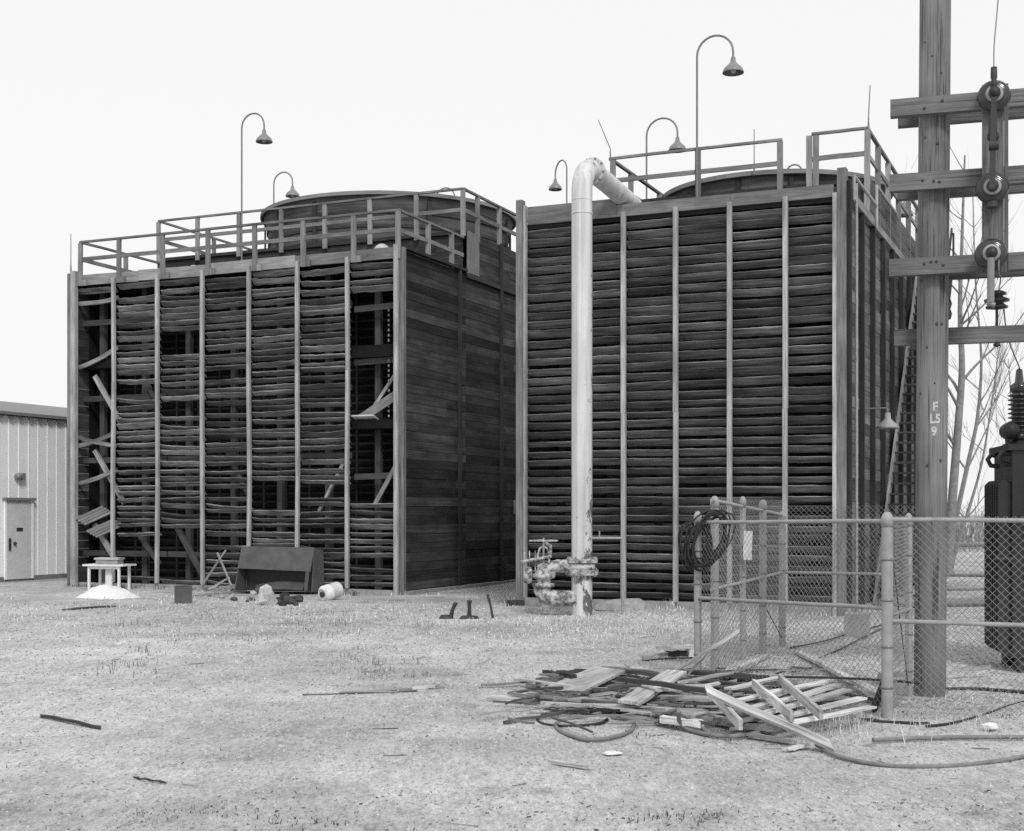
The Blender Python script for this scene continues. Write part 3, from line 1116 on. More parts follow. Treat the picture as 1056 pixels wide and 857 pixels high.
# ------------------------------------------------------------------ metal shed
def shed():
    base = Vector((-13.2, 35, 0))
    root = empty('metal_shed', base, ROT)
    tag(root, 'white ribbed metal shed with a grey door beyond the wider tower', 'shed')
    y0, y1, H, Dp = -7.0, 13.0, 4.30, 11.0
    mb = MB()
    prof = []
    y = y0
    while y < y1:
        for dy, dx in ((0, 0), (.28, 0), (.295, .013), (.335, .013), (.35, 0)):
            prof.append((y + dy, dx))
        y += .35
    vs, fs = [], []
    for (yy, xx) in prof:
        vs += [(xx, yy, .12), (xx, yy, H)]
    for i in range(len(prof) - 1):
        fs.append([2 * i, 2 * i + 2, 2 * i + 3, 2 * i + 1])
    mb.add(vs, fs, vs, .5)
    yend = prof[-1][0]
    mb.box(-.06, -.005, y0, yend, .1, H, .5)
    mb.build('wall', M['shed'], root)
    for yy in (y0, yend - .05):
        b = MB()
        vs = [(0, yy, .1), (-Dp, yy, .1), (-Dp, yy, H), (-Dp / 2, yy, H + .9), (0, yy, H)]
        vs2 = [(x, y_ + .05, z) for x, y_, z in vs]
        n = 5
        b.add(vs + vs2, [list(range(n)), list(range(2 * n - 1, n - 1, -1))] + [[i, n + i, n + (i + 1) % n, (i + 1) % n] for i in range(n)], vs + vs2, .5)
        b.build('end_wall', M['shed'], root)
    b = MB()
    b.box(-Dp - .05, -Dp - .0, y0, yend, .1, H, .5)
    b.build('wall', M['shed'], root)
    b = MB()
    for s, xa, xb in ((0, .12, -Dp / 2), (1, -Dp - .12, -Dp / 2)):
        b.board((xa, (y0 + yend) / 2, H + .04), (xb, (y0 + yend) / 2, H + .95), yend - y0 + .4, .05, (0, 0, 1), .5)
    rf = b.build('roof', M['shedtrim'], root)
    b = MB()
    b.box(.125, .15, y0 - .2, yend + .2, H + .02, H + .10, .5)
    b.build('eave_trim', M['shedtrim'], rf)
    b = MB()
    y = y0 + .31
    while y < yend:
        b.box(.03, .11, y - .05, y + .05, H - .07, H - .0)
        y += .35
    b.build('eave_clips', M['lampshade'], rf)
    b = MB()
    b.box(-.02, .05, y0, yend, -.1, .115, .3)
    b.build('base_strip', M['shedtrim'], root)
    # door
    b = MB()
    b.box(.034, .075, .16, 1.04, .05, 2.06, .5)
    d = b.build('door', M['sheddoor'], root)
    b = MB()
    b.box(.03, .09, .09, .155, .05, 2.1, .5)
    b.box(.03, .09, 1.045, 1.11, .05, 2.1, .5)
    b.build('door_frame', M['shed'], d)
    b = MB()
    b.box(.03, .14, .05, 1.15, 2.105, 2.17, .5)
    b.build('door_head', M['shedtrim'], d)
    b = MB()
    b.rock((.10, .42, .98), .05, (1, 1, 1), .5, .05, 8)
    b.build('door_knob', M['iron'], d)
    b = MB()
    b.box(.078, .10, .22, .29, .8, 1.12, .5)
    b.build('door_handle', M['iron'], d)
    b = MB()
    b.box(.077, .085, .50, .72, 1.30, 1.39, .3)
    b.build('door_plate', M['iron'], d)
    b = MB()
    b.lathe([(0, 0), (.09, .0), (.10, .08), (.05, .14), (0, .15)], (.03, .56, 2.72), (1, 0, .1), 14)
    b.box(.03, .12, .68, .78, 2.64, 2.82, .5)
    b.build('outside_light', M['lampshade'], root)


shed()


# ------------------------------------------------------------------ utility pole and switchgear
PP = Vector((4.0, 13.0, 0))
AD = Vector((.955, -.295, 0)).normalized()      # crossarm direction
AN = Vector((.295, .955, 0)).normalized()       # away from the camera


def pole():
    root = empty('utility_pole', PP)
    tag(root, 'thick wooden utility pole with four levels of timber crossarms', 'utility pole')
    b = MB()
    pr = .146

    def cx(z):
        return .008 * z
    pts = [(cx(z), 0, z) for z in (-.3, 0, .6, 1.5, 3, 4.5, 6, 7.5, 9.2)]
    b.tube(pts, [pr * 1.04, pr * 1.03, pr * 1.01, pr, pr, pr * .995, pr * .99, pr * .98, pr * .97], 40, .5)
    b.build('pole_shaft', M['pole'], root)

    def arm(z, off, l0, l1, h=.225, th=.10, tone=.5):
        bb = MB()
        c = Vector((cx(z), 0, z)) + AN * off
        bb.board(c - AD * l0, c + AD * l1, th, h, (0, 0, 1), tone, 6, 0, .004)
        return bb.build('crossarm', M['arm'], root)
    fo = -(pr + .055)
    for z, zb in ((5.60, 5.61), (4.89, 4.895)):
        arm(z, fo, .40, 3.6, .16, .10, .7)
        arm(zb, pr + .055, .34, 3.6, .155, .10, .35)
    arm(4.09, fo, .40, 3.6, .16, .10, .6)
    arm(4.10, pr + .055, .1, 3.6, .155, .10, .2)
    arm(3.47, pr + .06, .36, 3.6, .155, .10, .6)
    for z, dxs in ((5.60, (-.09, .07)), (4.89, (-.10, .0, .05)), (4.09, (-.08, -.02, .03, .09))):
        for dx in dxs:
            c = Vector((cx(z), 0, z)) + AN * (fo - .055) + AD * dx
            bb = MB()
            bb.rock(c + Vector((0, 0, random.uniform(-.05, .03))) + AN * .004, .015, (1, .6, 1), .5, .1, 8)
            bb.build('bolt', M['iron'], root)
    for u, v in ((956, 41), (962, 57), (952, 77), (971, 75), (956, 140), (967, 148), (951, 160), (953, 288), (971, 334), (957, 358), (966, 334), (952, 405), (964, 395), (949, 428), (970, 475), (957, 480)):
        z = EYE + (HZ - v) / F * (13 - pr)
        x = (u - CX) / F * (13 - pr) - PP.x - cx(z)
        if abs(x) > pr * .92:
            continue
        y = -math.sqrt(pr * pr - x * x)
        bb = MB()
        s = random.uniform(.009, .016)
        bb.rock((cx(z) + x, y, z), s, (1, .5, 1.1), .5, .2, 7)
        bb.build('knot', M['iron'], root)
    # nailed on pale number marks
    for txt, v, dx in (('F', 423.5, .0), ('L5', 436, .0), ('9', 449, -.01)):
        cu = bpy.data.curves.new('marking', 'FONT')
        cu.body = txt
        cu.size = .125
        cu.offset = .005
        cu.align_x = 'CENTER'
        to = bpy.data.objects.new('tmp_text', cu)
        COL.objects.link(to)
        bpy.context.view_layer.update()
        me = bpy.data.meshes.new_from_object(to.evaluated_get(bpy.context.evaluated_depsgraph_get()))
        bpy.data.objects.remove(to)
        zb = EYE + (HZ - v) / F * (13 - pr)
        for vv in me.vertices:
            x = vv.co.x * .8 + dx
            x += -.015
            z = zb + vv.co.y * .95
            a = x / pr
            vv.co = Vector((cx(z) + math.sin(a) * (pr + .003), -math.cos(a) * (pr + .003), z))
        me.name = 'marking'
        me.materials.clear()
        me.materials.append(M['marking'])
        o = bpy.data.objects.new('marking', me)
        COL.objects.link(o)
        o.parent = root
    # ceramic spool on the pole's far side
    bb = MB()
    bb.lathe([(0, -.1), (.03, -.1), (.045, -.05), (.03, 0), (.045, .05), (.03, .1), (0, .1)], (.185, .05, 3.72), (0, 0, 1), 12)
    bb.tube([(.18, .05, 3.6), (.18, .05, 4.3)], .018, 6)
    bb.build('spool_insulator', M['insul'], root)
    return root


POLE = pole()


def on_front(u, off, v=None):
    """a point on the vertical plane AN*off before the pole, on photo column u (row v)"""
    k = (u - CX) / F
    o = PP + AN * off
    t = (k * o.y - o.x) / (AD.x - k * AD.y)
    p = o + AD * t
    if v is not None:
        p.z = EYE + (HZ - v) / F * p.y
    return p


def switchgear():
    fo = -(.146 + .055)
    t = on_front(1026.5, fo - .09)
    root = empty('mounting_plank', Vector((t.x, t.y, 4.0)))
    tag(root, 'upright timber plank fixed across the upper crossarms behind the switch', 'plank')
    for dx, w, th, o in ((-.022, .19, .05, 0), (.095, .035, .04, .012)):
        b = MB()
        b.board(AD * dx + AN * o + Vector((0, 0, -.02)), AD * dx + AN * o + Vector((0, 0, 1.72)), w, th, AN, .3)
        b.build('plank', M['arm'], root)
    # disconnect switch with three bell insulators
    c = on_front(1025, fo - .17)
    sw = empty('disconnect_switch', Vector((c.x, c.y, 4.0)))
    tag(sw, 'dark porcelain disconnect switch with three round bell insulators on the upright plank', 'switch')

    def L(u, v, o=0.0):
        p = on_front(u, fo - .17 + o, v)
        return p - sw.location
    n = -AN
    for u, v in ((1025, 100), (1023, 195), (1022, 263)):
        p = L(u, v)
        b = MB()
        b.lathe([(.0, -.05), (.06, -.05), (.07, .0), (.135, .005), (.147, .03), (.135, .055), (.10, .075), (.085, .072), (.08, .10), (.055, .12), (.05, .17), (.0, .175)], p, n, 28)
        ins = b.build('bell_insulator', M['insul'], sw)
        b = MB()
        b.lathe([(.052, .10), (.078, .105), (.078, .118), (.052, .125)], p, n, 20)
        b.build('ring', M['galv'], ins)
        b = MB()
        b.lathe([(0, .14), (.05, .14), (.045, .19), (0, .2)], p, n, 12)
        b.build('cap', M['iron'], ins)
    a, m, z = L(1025, 100, -.20), L(1024.5, 150, -.2), L(1023, 195, -.2)
    b = MB()
    b.board(a, z, .05, .02, n, .4)
    b.tube([m + AD * -.04, m + AD * .045], .045, 10)
    b.build('switch_blade', M['iron'], sw)
    b = MB()
    b.lathe([(0, -.07), (.035, -.07), (.04, .0), (.035, .09), (0, .1)], L(1024, 133, -.17), (0, 0, 1), 10)
    b.lathe([(0, -.03), (.05, -.03), (.055, .02), (0, .05)], L(1024, 141, -.15), n, 12)
    b.build('latch', M['iron'], sw)
    b = MB()
    b.lathe([(0, -.09), (.028, -.09), (.03, -.02), (.022, .0), (.03, .03), (.028, .12), (0, .125)], L(1025, 83, -.12), (0, 0, 1), 12)
    b.build('terminal', M['iron'], sw)
    b = MB()
    b.tube([L(1022, 266, -.2), L(1021.5, 312, -.2)], .032, 10)
    b.tube([L(1018, 312, -.2), L(1026, 315, -.2)], .025, 8)
    b.build('operating_rod', M['lampshade'], sw)
    b = MB()
    b.tube([L(1023, 208, -.05), L(1023, 214, -.05)], .05, 10)
    b.build('foot_clamp', M['iron'], sw)
    # small pin insulator on the lowest arm
    q = on_front(1028, .206)
    pi = empty('pin_insulator', Vector((q.x, q.y, 3.55)))
    tag(pi, 'small ribbed dark pin insulator standing on the lowest crossarm', 'insulator')
    b = MB()
    b.lathe([(.02, .16), (.10, .17), (.105, .19), (.06, .215), (.06, .225), (.115, .235), (.12, .255), (.06, .28), (.055, .29), (.09, .30), (.09, .32), (.05, .34), (0, .345)], (0, 0, 0), (0, 0, 1), 20)
    b.build('porcelain', M['insul'], pi)
    b = MB()
    b.tube([(0, 0, -.2), (0, 0, .17)], .014, 8)
    b.lathe([(0, -.02), (.035, -.02), (.035, 0), (0, .002)], (0, 0, -.005), (0, 0, 1), 8)
    b.lathe([(0, -.02), (.035, -.02), (.035, 0), (0, .002)], (0, 0, -.17), (0, 0, 1), 8)
    b.build('pin', M['iron'], pi)
    # wires
    top = sw.location + L(1025, 74, -.12)
    b = MB()
    pts = smooth_path([top, top + Vector((.01, .02, .25)), top + Vector((.05, .05, .6)), top + Vector((.09, .08, 1.1)), top + Vector((.25, .4, 3.0))])
    b.tube(pts, .006, 5)
    tag(b.build('wire', M['lamppole'], None, top), 'thin wire rising from the top of the disconnect switch', 'wire')
    a = sw.location + L(1030, 268, -.1)
    e = pi.location + Vector((.02, 0, .35))
    b = MB()
    b.tube(smooth_path([a, a + Vector((.02, .05, -.12)), e + Vector((.01, -.02, .12)), e]), .007, 5)
    tag(b.build('wire', M['lamppole'], None, a), 'short wire dropping from the lowest bell insulator to the pin insulator', 'wire')
    bt = BUSH
    b = MB()
    s0 = pi.location + Vector((.06, 0, .25))
    b.tube(smooth_path([s0, s0.lerp(bt, .4) + Vector((-.03, 0, -.06)), bt]), .008, 5)
    tag(b.build('wire', M['lamppole'], None, s0), 'wire running from the pin insulator down to the transformer bushing', 'wire')


# ------------------------------------------------------------------ transformer
TP = Vector((6.10, 15.35, 0))
BUSH = TP + Vector((-.36, -.0, 3.40))


def transformer():
    root = empty('power_transformer', TP, R(-8))
    tag(root, 'large dark power transformer with cooling fins inside the chain link fence', 'transformer')
    b = MB()
    b.box(-.52, .7, -.45, .5, .16, 2.45, .5)
    tk = b.build('tank', M['tank'], root)
    b = MB()
    b.box(-.57, .75, -.5, .55, 2.452, 2.52, .5)
    b.box(-.45, .6, -.4, .4, 2.523, 2.56, .5)
    b.build('lid', M['tank'], root)
    b = MB()
    b.box(-.45, .65, -.42, -.2, 0, .158, .4)
    b.box(-.45, .65, .2, .45, 0, .158, .4)
    b.build('skid', M['iron'], root)

    def fin(x, y, ax):
        bb = MB()
        w, t, z0, z1, r = .13, .045, .2, 2.13, .05
        pts = [(-w / 2, z0 + r), (-w / 2 + r * .4, z0 + r * .25), (w / 2 - r * .4, z0), (w / 2, z0 + r), (w / 2, z1 - r), (w / 2 - r * .4, z1 - r * .25), (-w / 2 + r * .4, z1), (-w / 2, z1 - r)]
        pts = [(-w / 2, z0 + r), (-w / 2 + r, z0), (w / 2 - r, z0), (w / 2, z0 + r), (w / 2, z1 - r), (w / 2 - r, z1), (-w / 2 + r, z1), (-w / 2, z1 - r)]
        vs = []
        for s in (-1, 1):
            for a, z in pts:
                if ax == 'x':
                    vs.append((x + a, y + s * t / 2, z))
                else:
                    vs.append((x + s * t / 2, y + a, z))
        n = len(pts)
        fs = [list(range(n)), list(range(2 * n - 1, n - 1, -1))] + [[i, n + i, n + (i + 1) % n, (i + 1) % n] for i in range(n)]
        bb.add(vs, fs, vs, random.random())
        bb.build('cooling_fin', M['tank'], root)
    for y in (-.36, -.24, -.12, .0, .12, .24, .36):
        fin(-.59, y, 'x')
    for x in (-.26, -.13, .0, .13, .26, .39, .52):
        fin(x, -.52, 'y')
    for x in (-.36, -.0, .36):
        b = MB()
        prof = [(.0, 2.56), (.11, 2.56), (.11, 2.66)]
        z = 2.67
        while z < 3.1:
            prof += [(.075, z), (.125, z + .012), (.125, z + .022), (.075, z + .04)]
            z += .05
        prof += [(.08, 3.12), (.10, 3.14), (.10, 3.2), (.05, 3.24), (.035, 3.38), (0, 3.4)]
        prof = [(r_, z_) for r_, z_ in prof]
        b.lathe(prof, (x, -.05, 0), (0, 0, 1), 22)
        b.build('bushing', M['insul'], root)
    b = MB()
    b.lathe([(0, -.12), (.09, -.115), (.10, 0), (.09, .115), (0, .12)], (-.50, -.2, 2.68), (0, 1, 0), 16)
    b.tube([(-.5, -.2, 2.5), (-.52, -.2, 2.7)], .04, 8)
    b.build('gauge', M['tank'], root)
    for y in (-.3, .3):
        b = MB()
        b.tube([(-.52, y, 2.3), (-.60, y, 2.31), (-.635, y, 2.38), (-.60, y, 2.43), (-.52, y, 2.42)], .028, 8)
        b.build('lifting_lug', M['iron'], root)
    b = MB()
    b.tube([(-.52, -.42, 1.25), (-.70, -.42, 1.25)], .03, 8)
    b.build('drain_cock', M['iron'], root)


transformer()
switchgear()


# ------------------------------------------------------------------ chain link fence
def chain(P, Q, z0, z1, pitch=.068, r=.0021):
    """woven wire between two foot points, from height z0 to z1, in coordinates relative to P"""
    L = (Q - P).length
    d = (Q - P) / L
    nrm = Vector((-d.y, d.x, 0)) * .003
    mb = MB()
    H = z1 - z0
    for sgn in (1, -1):
        c = -H if sgn > 0 else 0.0
        end = L if sgn > 0 else L + H
        while c < end:
            # s = c + t (or c - t), t in 0..H
            if sgn > 0:
                t0, t1 = max(0, -c), min(H, L - c)
            else:
                t0, t1 = max(0, c - L), min(H, c)
            if t1 - t0 > .03:
                p0 = d * (c + sgn * t0) + Vector((0, 0, z0 + t0)) + nrm * sgn
                p1 = d * (c + sgn * t1) + Vector((0, 0, z0 + t1)) + nrm * sgn
                mid = (p0 + p1) / 2 + Vector((nz(c, sgn) * .012, 0, nz(c, 5) * .012))
                mb.tube([p0, mid, p1], r, 3, .5, False, False)
            c += pitch
    return mb


def fence(name, label, cat, P, Q, posts, ztop, zmid, ztop1=None, zmid1=None, zmesh=None, rails=(1, 1), wires=0):
    """posts: list of (distance from P, top, radius)"""
    root = empty(name, P)
    tag(root, label, cat)
    L = (Q - P).length
    d = (Q - P) / L
    for s, top, r in posts:
        p = d * s
        b = MB()
        b.tube([p + Vector((0, 0, -.15)), p + Vector((0, 0, top - .07))], r, 14)
        po = b.build('fence_post', M['galv'], root)
        b = MB()
        b.lathe([(r * 1.02, -.10), (r * 1.12, -.10), (r * 1.12, -.03), (r * .9, .0), (r * .5, .025), (0, .03)], p + Vector((0, 0, top - .03)), (0, 0, 1), 14)
        b.build('post_cap', M['galv'], po)
        for zz in (.25, .6, 1.0, 1.35):
            b = MB()
            b.lathe([(r, zz), (r + .006, zz), (r + .006, zz + .025), (r, zz + .025)], p, (0, 0, 1), 14)
            b.build('tension_band', M['lampshade'], po)
    off = Vector((-d.y, d.x, 0)) * .0
    for i, (za, zb) in enumerate(((ztop, ztop1 or ztop), (zmid, zmid1 or zmid))):
        if not rails[i]:
            continue
        b = MB()
        a = Vector((0, 0, za))
        e = d * L + Vector((0, 0, zb))
        pts = [a.lerp(e, k / 6) + Vector((0, 0, .006 * nz(k * 1.7, za * 9))) for k in range(7)]
        b.tube(pts, .020, 10)
        b.build('fence_rail', M['galv'], root)
    chain(P, Q, .04, (zmesh or ztop + .03)).build('chain_mesh', M['mesh'], root)
    if wires:
        b = MB()
        b.tube([d * .05 + Vector((0, 0, ztop - .1)), d * (L - .05) + Vector((0, 0, .12))], .006, 5)
        b.build('brace_wire', M['iron'], root)
    return root


P915 = atz(915, 740)
P938 = P915 + DIRY * 1.36
PL = Vector((1.97, 14.4, 0))
PB = Vector((3.57, 17.9, 0))
fence('chain_link_gate', 'wide chain link gate panel behind the scrap wood pile', 'gate', PL, P915,
      [(0, 1.78, .04)], 1.66, .86, 1.69, .94, rails=(1, 1))
fence('chain_link_fence', 'chain link fence running before the utility pole and transformer', 'fence', P915, P915 + DIRX * 3.2,
      [(0, 1.77, .049), (3.2, 1.77, .04)], 1.70, .83)
fence('chain_link_fence', 'short return of chain link fence between the thick terminal post and utility pole', 'fence', P915 + DIRY * .06, P938,
      [(1.30, 1.76, .035)], 1.70, .875, 1.71, .84, rails=(0, 1), wires=1)
sl = (PB - PL).length
fence('chain_link_fence', 'chain link fence side with tall posts and a white notice, beside the hose coil', 'fence', PL + DIRY * .55, PB,
      [(0.12, 1.95, .045), (1.30, 1.96, .036), (2.25, 1.93, .045), (3.27, 1.79, .045)], 1.90, .92, 1.74, .98, wires=1)
fence('chain_link_fence', 'rear chain link fence before the foot of the narrower tower', 'fence', PB, PB + DIRX * 3.4,
      [(1.6, 1.75, .035), (3.4, 1.78, .045)], 1.72, .98, zmesh=1.86, rails=(0, 1))
b = MB()
q = aty(771, 562, 16.1)
b.board(Vector((0, 0, -.17)), Vector((.01, 0, .17)), .10, .004, (-.25, -1, 0), .5, 3, 0, .01)
tag(b.build('notice_plate', M['plate'], None, None, q + Vector((-.04, -.22, 0)), 0), 'small upright white notice plate hung on the chain link beside the hose coil', 'sign')


def hose_coil():
    c = aty(727, 560, 14.33)
    root = empty('hose_coil', c)
    root.scale = (.86, 1, .9)
    tag(root, 'thick coil of black hose hung over the corner fence post', 'hose coil')
    rnd = random.Random(4)
    for off, tilt, n, rx, rz in (((.03, -.06, .04), .62, 9, .20, .36), ((-.09, .10, -.06), -.12, 8, .16, .30)):
        b = MB()
        for k in range(n):
            pts = []
            jx, jz, ja = rnd.gauss(0, .03), rnd.gauss(0, .035), rnd.gauss(0, .16)
            sx, sz = rnd.uniform(.8, 1.08), rnd.uniform(.86, 1.08)
            ph = rnd.uniform(0, 6)
            for i in range(41):
                a = 2 * PI * i / 40
                wob = 1 + .05 * math.sin(2 * a + ph) + .03 * math.sin(3 * a + ph * 2)
                x, z = math.cos(a) * rx * sx * wob, math.sin(a) * rz * sz * wob
                t = tilt + ja
                pts.append(Vector(off) + Vector((x * math.cos(t) + z * math.sin(t) * .8 + jx, (k - n / 2) * .018 + .03 * math.sin(a + ph), -x * math.sin(t) + z * math.cos(t) + jz)))
            b.tube(pts, .0105, 6, None, False)
        b.build('hose_loops', M['rubber'], root)


hose_coil()


# ------------------------------------------------------------------ scrap wood pile, boards, hoses
def plank(name, label, a, b_, w, th, mat, tone=.5, up=(0, 0, 1), seg=4, jit=.01, group='scrap boards of the pile by the fence', cat='board'):
    p0, p1 = atz(*a), atz(*b_)
    o = (p0 + p1) / 2
    o.z = 0
    mb = MB()
    h = noise.noise(Vector((p0.x * 3.1, p0.y * 2.3, p1.x)))
    mb.board(p0 - o, p1 - o, w, th, up, tone, 8, 0, jit * 1.6, None, .12 * h, .14)
    ob = mb.build(name, M[mat], None, None, o)
    tag(ob, label, cat, group)
    return ob


def poly_sheet(name, label, corners, th, mat, z, tone=.5, cat='board'):
    ps = [atz(u, v, zz) for (u, v, zz) in corners]
    o = sum(ps, Vector()) / len(ps)
    o.z = 0
    mb = MB()
    n = len(ps)
    vs = [p - o for p in ps] + [p - o - Vector((0, 0, th)) for p in ps]
    fs = [list(range(n))] + [list(range(2 * n - 1, n - 1, -1))] + [[i, n + i, n + (i + 1) % n, (i + 1) % n] for i in range(n)]
    gs = [Vector((p.dot(Vector((.6, .8, 0))), p.dot(Vector((.8, -.6, 0))), p.z)) for p in vs]
    mb.add(vs, fs, gs, tone)
    ob = mb.build(name, M[mat], None, None, o)
    tag(ob, label, cat, 'scrap boards of the pile by the fence')


plank('scrap_board', 'long pale board flat on the ground along the front of the pile', (503, 719, .03), (655, 722, .04), .16, .028, 'scrap_light', .6)
poly_sheet('plywood_sheet', 'wide grey plywood sheet sloping at the far end of the pile', [(556, 711, .07), (598, 714, .10), (645, 691, .16), (613, 687, .12)], .025, 'scrap', .1, .9)
poly_sheet('plywood_sheet', 'thin flat grey panel lying beyond the wide plywood sheet', [(541, 706, .02), (575, 706, .05), (603, 692, .06), (567, 692, .02)], .02, 'scrap', .05, .7)
plank('scrap_board', 'short dark stick poking out at the top corner of the flat grey panel', (562, 692.5, .06), (592, 698, .12), .06, .04, 'scrap_dark', .3)
plank('scrap_board', 'thin dark stick along the far edge of the wide plywood sheet', (578, 693.5, .08), (610, 691, .10), .05, .03, 'scrap_dark', .6)
plank('scrap_board', 'broad pale plank laid askew across the middle of the pile', (648, 725, .14), (699, 692, .24), .21, .028, 'scrap_light', .45)
plank('scrap_board', 'long thin pale lath along the near edge of the pile', (560, 725, .07), (727, 733, .10), .05, .03, 'scrap_light', .3)
plank('scrap_board', 'dark board at the back of the pile behind the broad pale plank', (640, 692, .12), (692, 697, .14), .11, .04, 'scrap_dark', .9)
plank('scrap_board', 'heavy dark beam at the back of the pile, before the gate post', (712, 693, .12), (790, 699, .12),   .10, .04, 'scrap_dark', .7)
plank('scrap_board', 'dark slender stick crossing over the broad pale plank', (636, 700, .22), (730, 712, .28), .05, .04, 'scrap_dark', .9)
plank('scrap_board', 'short pale board end at the near edge of the pile beside a hose loop', (682, 741, .07), (724, 747, .07), .10, .05, 'scrap_light', .8)
plank('scrap_board', 'grey board under the broad pale plank, deep in the pile', (660, 719, .09), (735, 721, .12), .11, .04, 'scrap_light', .1)
plank('scrap_board', 'long pale plank sloping off the pile toward the camera', (728, 712, .34), (858, 769, .05), .085, .028, 'scrap_light', .55, (0, -.5, 1))
plank('scrap_board', 'pale strip sticking out beyond the gate, propped on the enclosure gravel', (823, 672, .04), (914, 719, .12), .10, .035, 'scrap_light', .5, (0, -.2, 1))
plank('scrap_board', 'short dark stick leaning against the thick terminal post', (901, 731, .03), (916, 691, .40), .07, .04, 'scrap_dark', .5, (1, 0, 0))
plank('scrap_board', 'pale chip of wood lying alone before the long sloping plank', (812, 773, .015), (831, 768, .015), .06, .02, 'scrap_light', .9)
plank('scrap_board', 'slim pale stick at the back of the pile beside the tall fence posts', (764, 689, .05), (790, 676, .05), .08, .04, 'scrap_light', .4)
plank('scrap_board', 'thin pale pole leaning up from the pile to the gate', (696, 692, .18), (762, 650, .58), .035, .03, 'scrap_light', .3)
plank('scrap_board', 'thinner grey pole leaning beside the pale one', (712, 692, .16), (735, 667, .40), .03, .02, 'scrap', .5)
plank('scrap_board', 'grey board half buried at the bottom edge of the slatted pallet', (700, 735, .05), (800, 752, .05), .14, .04, 'scrap', .6)
plank('scrap_board', 'bleached lath lying flat in front of the slatted pallet', (768, 757, .02), (818, 764, .02), .07, .02, 'scrap_light', .2)
rnd = random.Random(11)
spots = ['beneath the wide plywood sheet', 'under the thin pale lath', 'deep under the broad pale plank', 'against the dark back beam', 'below the crossing dark stick',
         'between plywood sheet and broad plank', 'near the hose loop by the short pale board end', 'behind the slatted pallet', 'under the slatted pallet', 'beside the foot of the gate']
px = [((590, 716), (655, 708)), ((600, 724), (680, 731)), ((650, 712), (725, 704)), ((690, 700), (770, 707)), ((648, 703), (712, 718)),
      ((610, 712), (676, 700)), ((652, 735), (700, 727)), ((770, 702), (872, 712)), ((745, 742), (850, 735)), ((700, 712), (760, 703))]
for (s, ((u0, v0), (u1, v1))) in zip(spots, px):
    plank('scrap_board', 'weathered grey scrap board ' + s, (u0, v0, rnd.uniform(.04, .10)), (u1, v1, rnd.uniform(.05, .12)), rnd.uniform(.07, .15), .035,
          rnd.choice(['scrap', 'scrap_dark', 'scrap']), rnd.random())
spots = ['at the far left of the pile', 'by the long pale board', 'next to the plywood corner', 'under the dark back board', 'at the near centre', 'by the pallet runner', 'by the pallet end', 'between hose loops']
px = [((533, 713), (580, 709)), ((600, 729), (650, 726)), ((575, 714), (640, 717)), ((640, 697), (700, 702)), ((655, 730), (740, 738)), ((735, 727), (790, 722)), ((850, 712), (903, 722)), ((640, 738), (690, 744))]
for (s, ((u0, v0), (u1, v1))) in zip(spots, px):
    plank('scrap_lath', 'splintered dark lath ' + s, (u0, v0, rnd.uniform(.03, .12)), (u1, v1, rnd.uniform(.03, .12)), rnd.uniform(.03, .06), .025, rnd.choice(['scrap_dark', 'scrap_dark', 'scrap']), rnd.random(),
          group='splintered laths in the pile', cat='lath')
plank('scrap_board', 'pale board of the little heap beyond the pile, its tip toward the pipe', (663, 678, .03), (699, 671, .08), .16, .04, 'scrap_light', .4)
plank('scrap_board', 'upper pale board of the little heap before the gate post', (684, 669, .14), (717, 666, .14), .16, .04, 'scrap_light', .5)
plank('scrap_board', 'dark board under the upper pale board of the little heap', (688, 674, .06), (716, 673, .06), .14, .06, 'scrap_dark', .5)
plank('scrap_board', 'white block end in the little heap beside the gate post', (709, 673, .07), (718, 673, .07), .12, .09, 'whitepaint', .5)
rnd = random.Random(17)
sb = MB()
for k in range(330):
    u, v = rnd.gauss(695, 75), rnd.gauss(717, 15)
    if not (530 < u < 880 and 688 < v < 752):
        continue
    p = atz(u, v, rnd.uniform(.015, .10))
    a = rnd.gauss(0, .75)
    L = rnd.uniform(.08, .9) 
    d = Vector((math.cos(a), math.sin(a), rnd.uniform(-.05, .05))) * L / 2
    sb.board(p - d, p + d, rnd.uniform(.012, .05), rnd.uniform(.008, .025), (0, 0, 1), rnd.random() ** 1.15, 4, 0, .03, rnd.uniform(.005, .03))
tag(sb.build('wood_splinters', M['splinter']), 'splintered wood scraps strewn through the board pile', 'wood scraps', None, 'stuff')
plank('scrap_board', 'pale split board on top of the pile between broad plank and pallet', (676, 712, .20), (742, 705, .24), .08, .02, 'scrap_light', .5)
plank('scrap_board', 'pale thin board angled over the dark beam at the back of the pile', (704, 704, .22), (752, 694, .22), .07, .02, 'scrap_light', .3)
plank('scrap_board', 'pale short board wedged under the small tight hose loop', (612, 727, .09), (672, 736, .08), .07, .02, 'scrap_light', .4)
plank('scrap_board', 'pale lath end pointing away at the outer tip of the pile', (533, 701, .05), (592, 707, .10), .06, .02, 'scrap_light', .2)
# strays on the open yard
plank('stray_stick', 'dark stick alone on the open dirt, the one nearest the camera', (42, 738, .012), (104, 750, .02), .035, .02, 'scrap_dark', .5, group='stray sticks on the yard', cat='stick')
plank('stray_stick', 'long dark lath alone on the dirt before the wider tower corner', (312, 717, .012), (430, 713, .012), .04, .018, 'scrap_dark', .9, group='stray sticks on the yard', cat='stick')
plank('stray_stick', 'second lath touching the long dark one, paler at its tip', (360, 714, .012), (450, 709, .012), .04, .018, 'scrap', .3, group='stray sticks on the yard', cat='stick')
plank('stray_stick', 'short bent twig near the bottom of the yard', (141, 802, .008), (168, 807, .008), .012, .010, 'scrap_dark', .5, group='stray sticks on the yard', cat='stick')
plank('stray_stick', 'dark plank flat on the ground before the white sand heap', (67, 629, .015), (116, 625, .015), .14, .03, 'scrap_dark', .5, group='stray sticks on the yard', cat='stick')
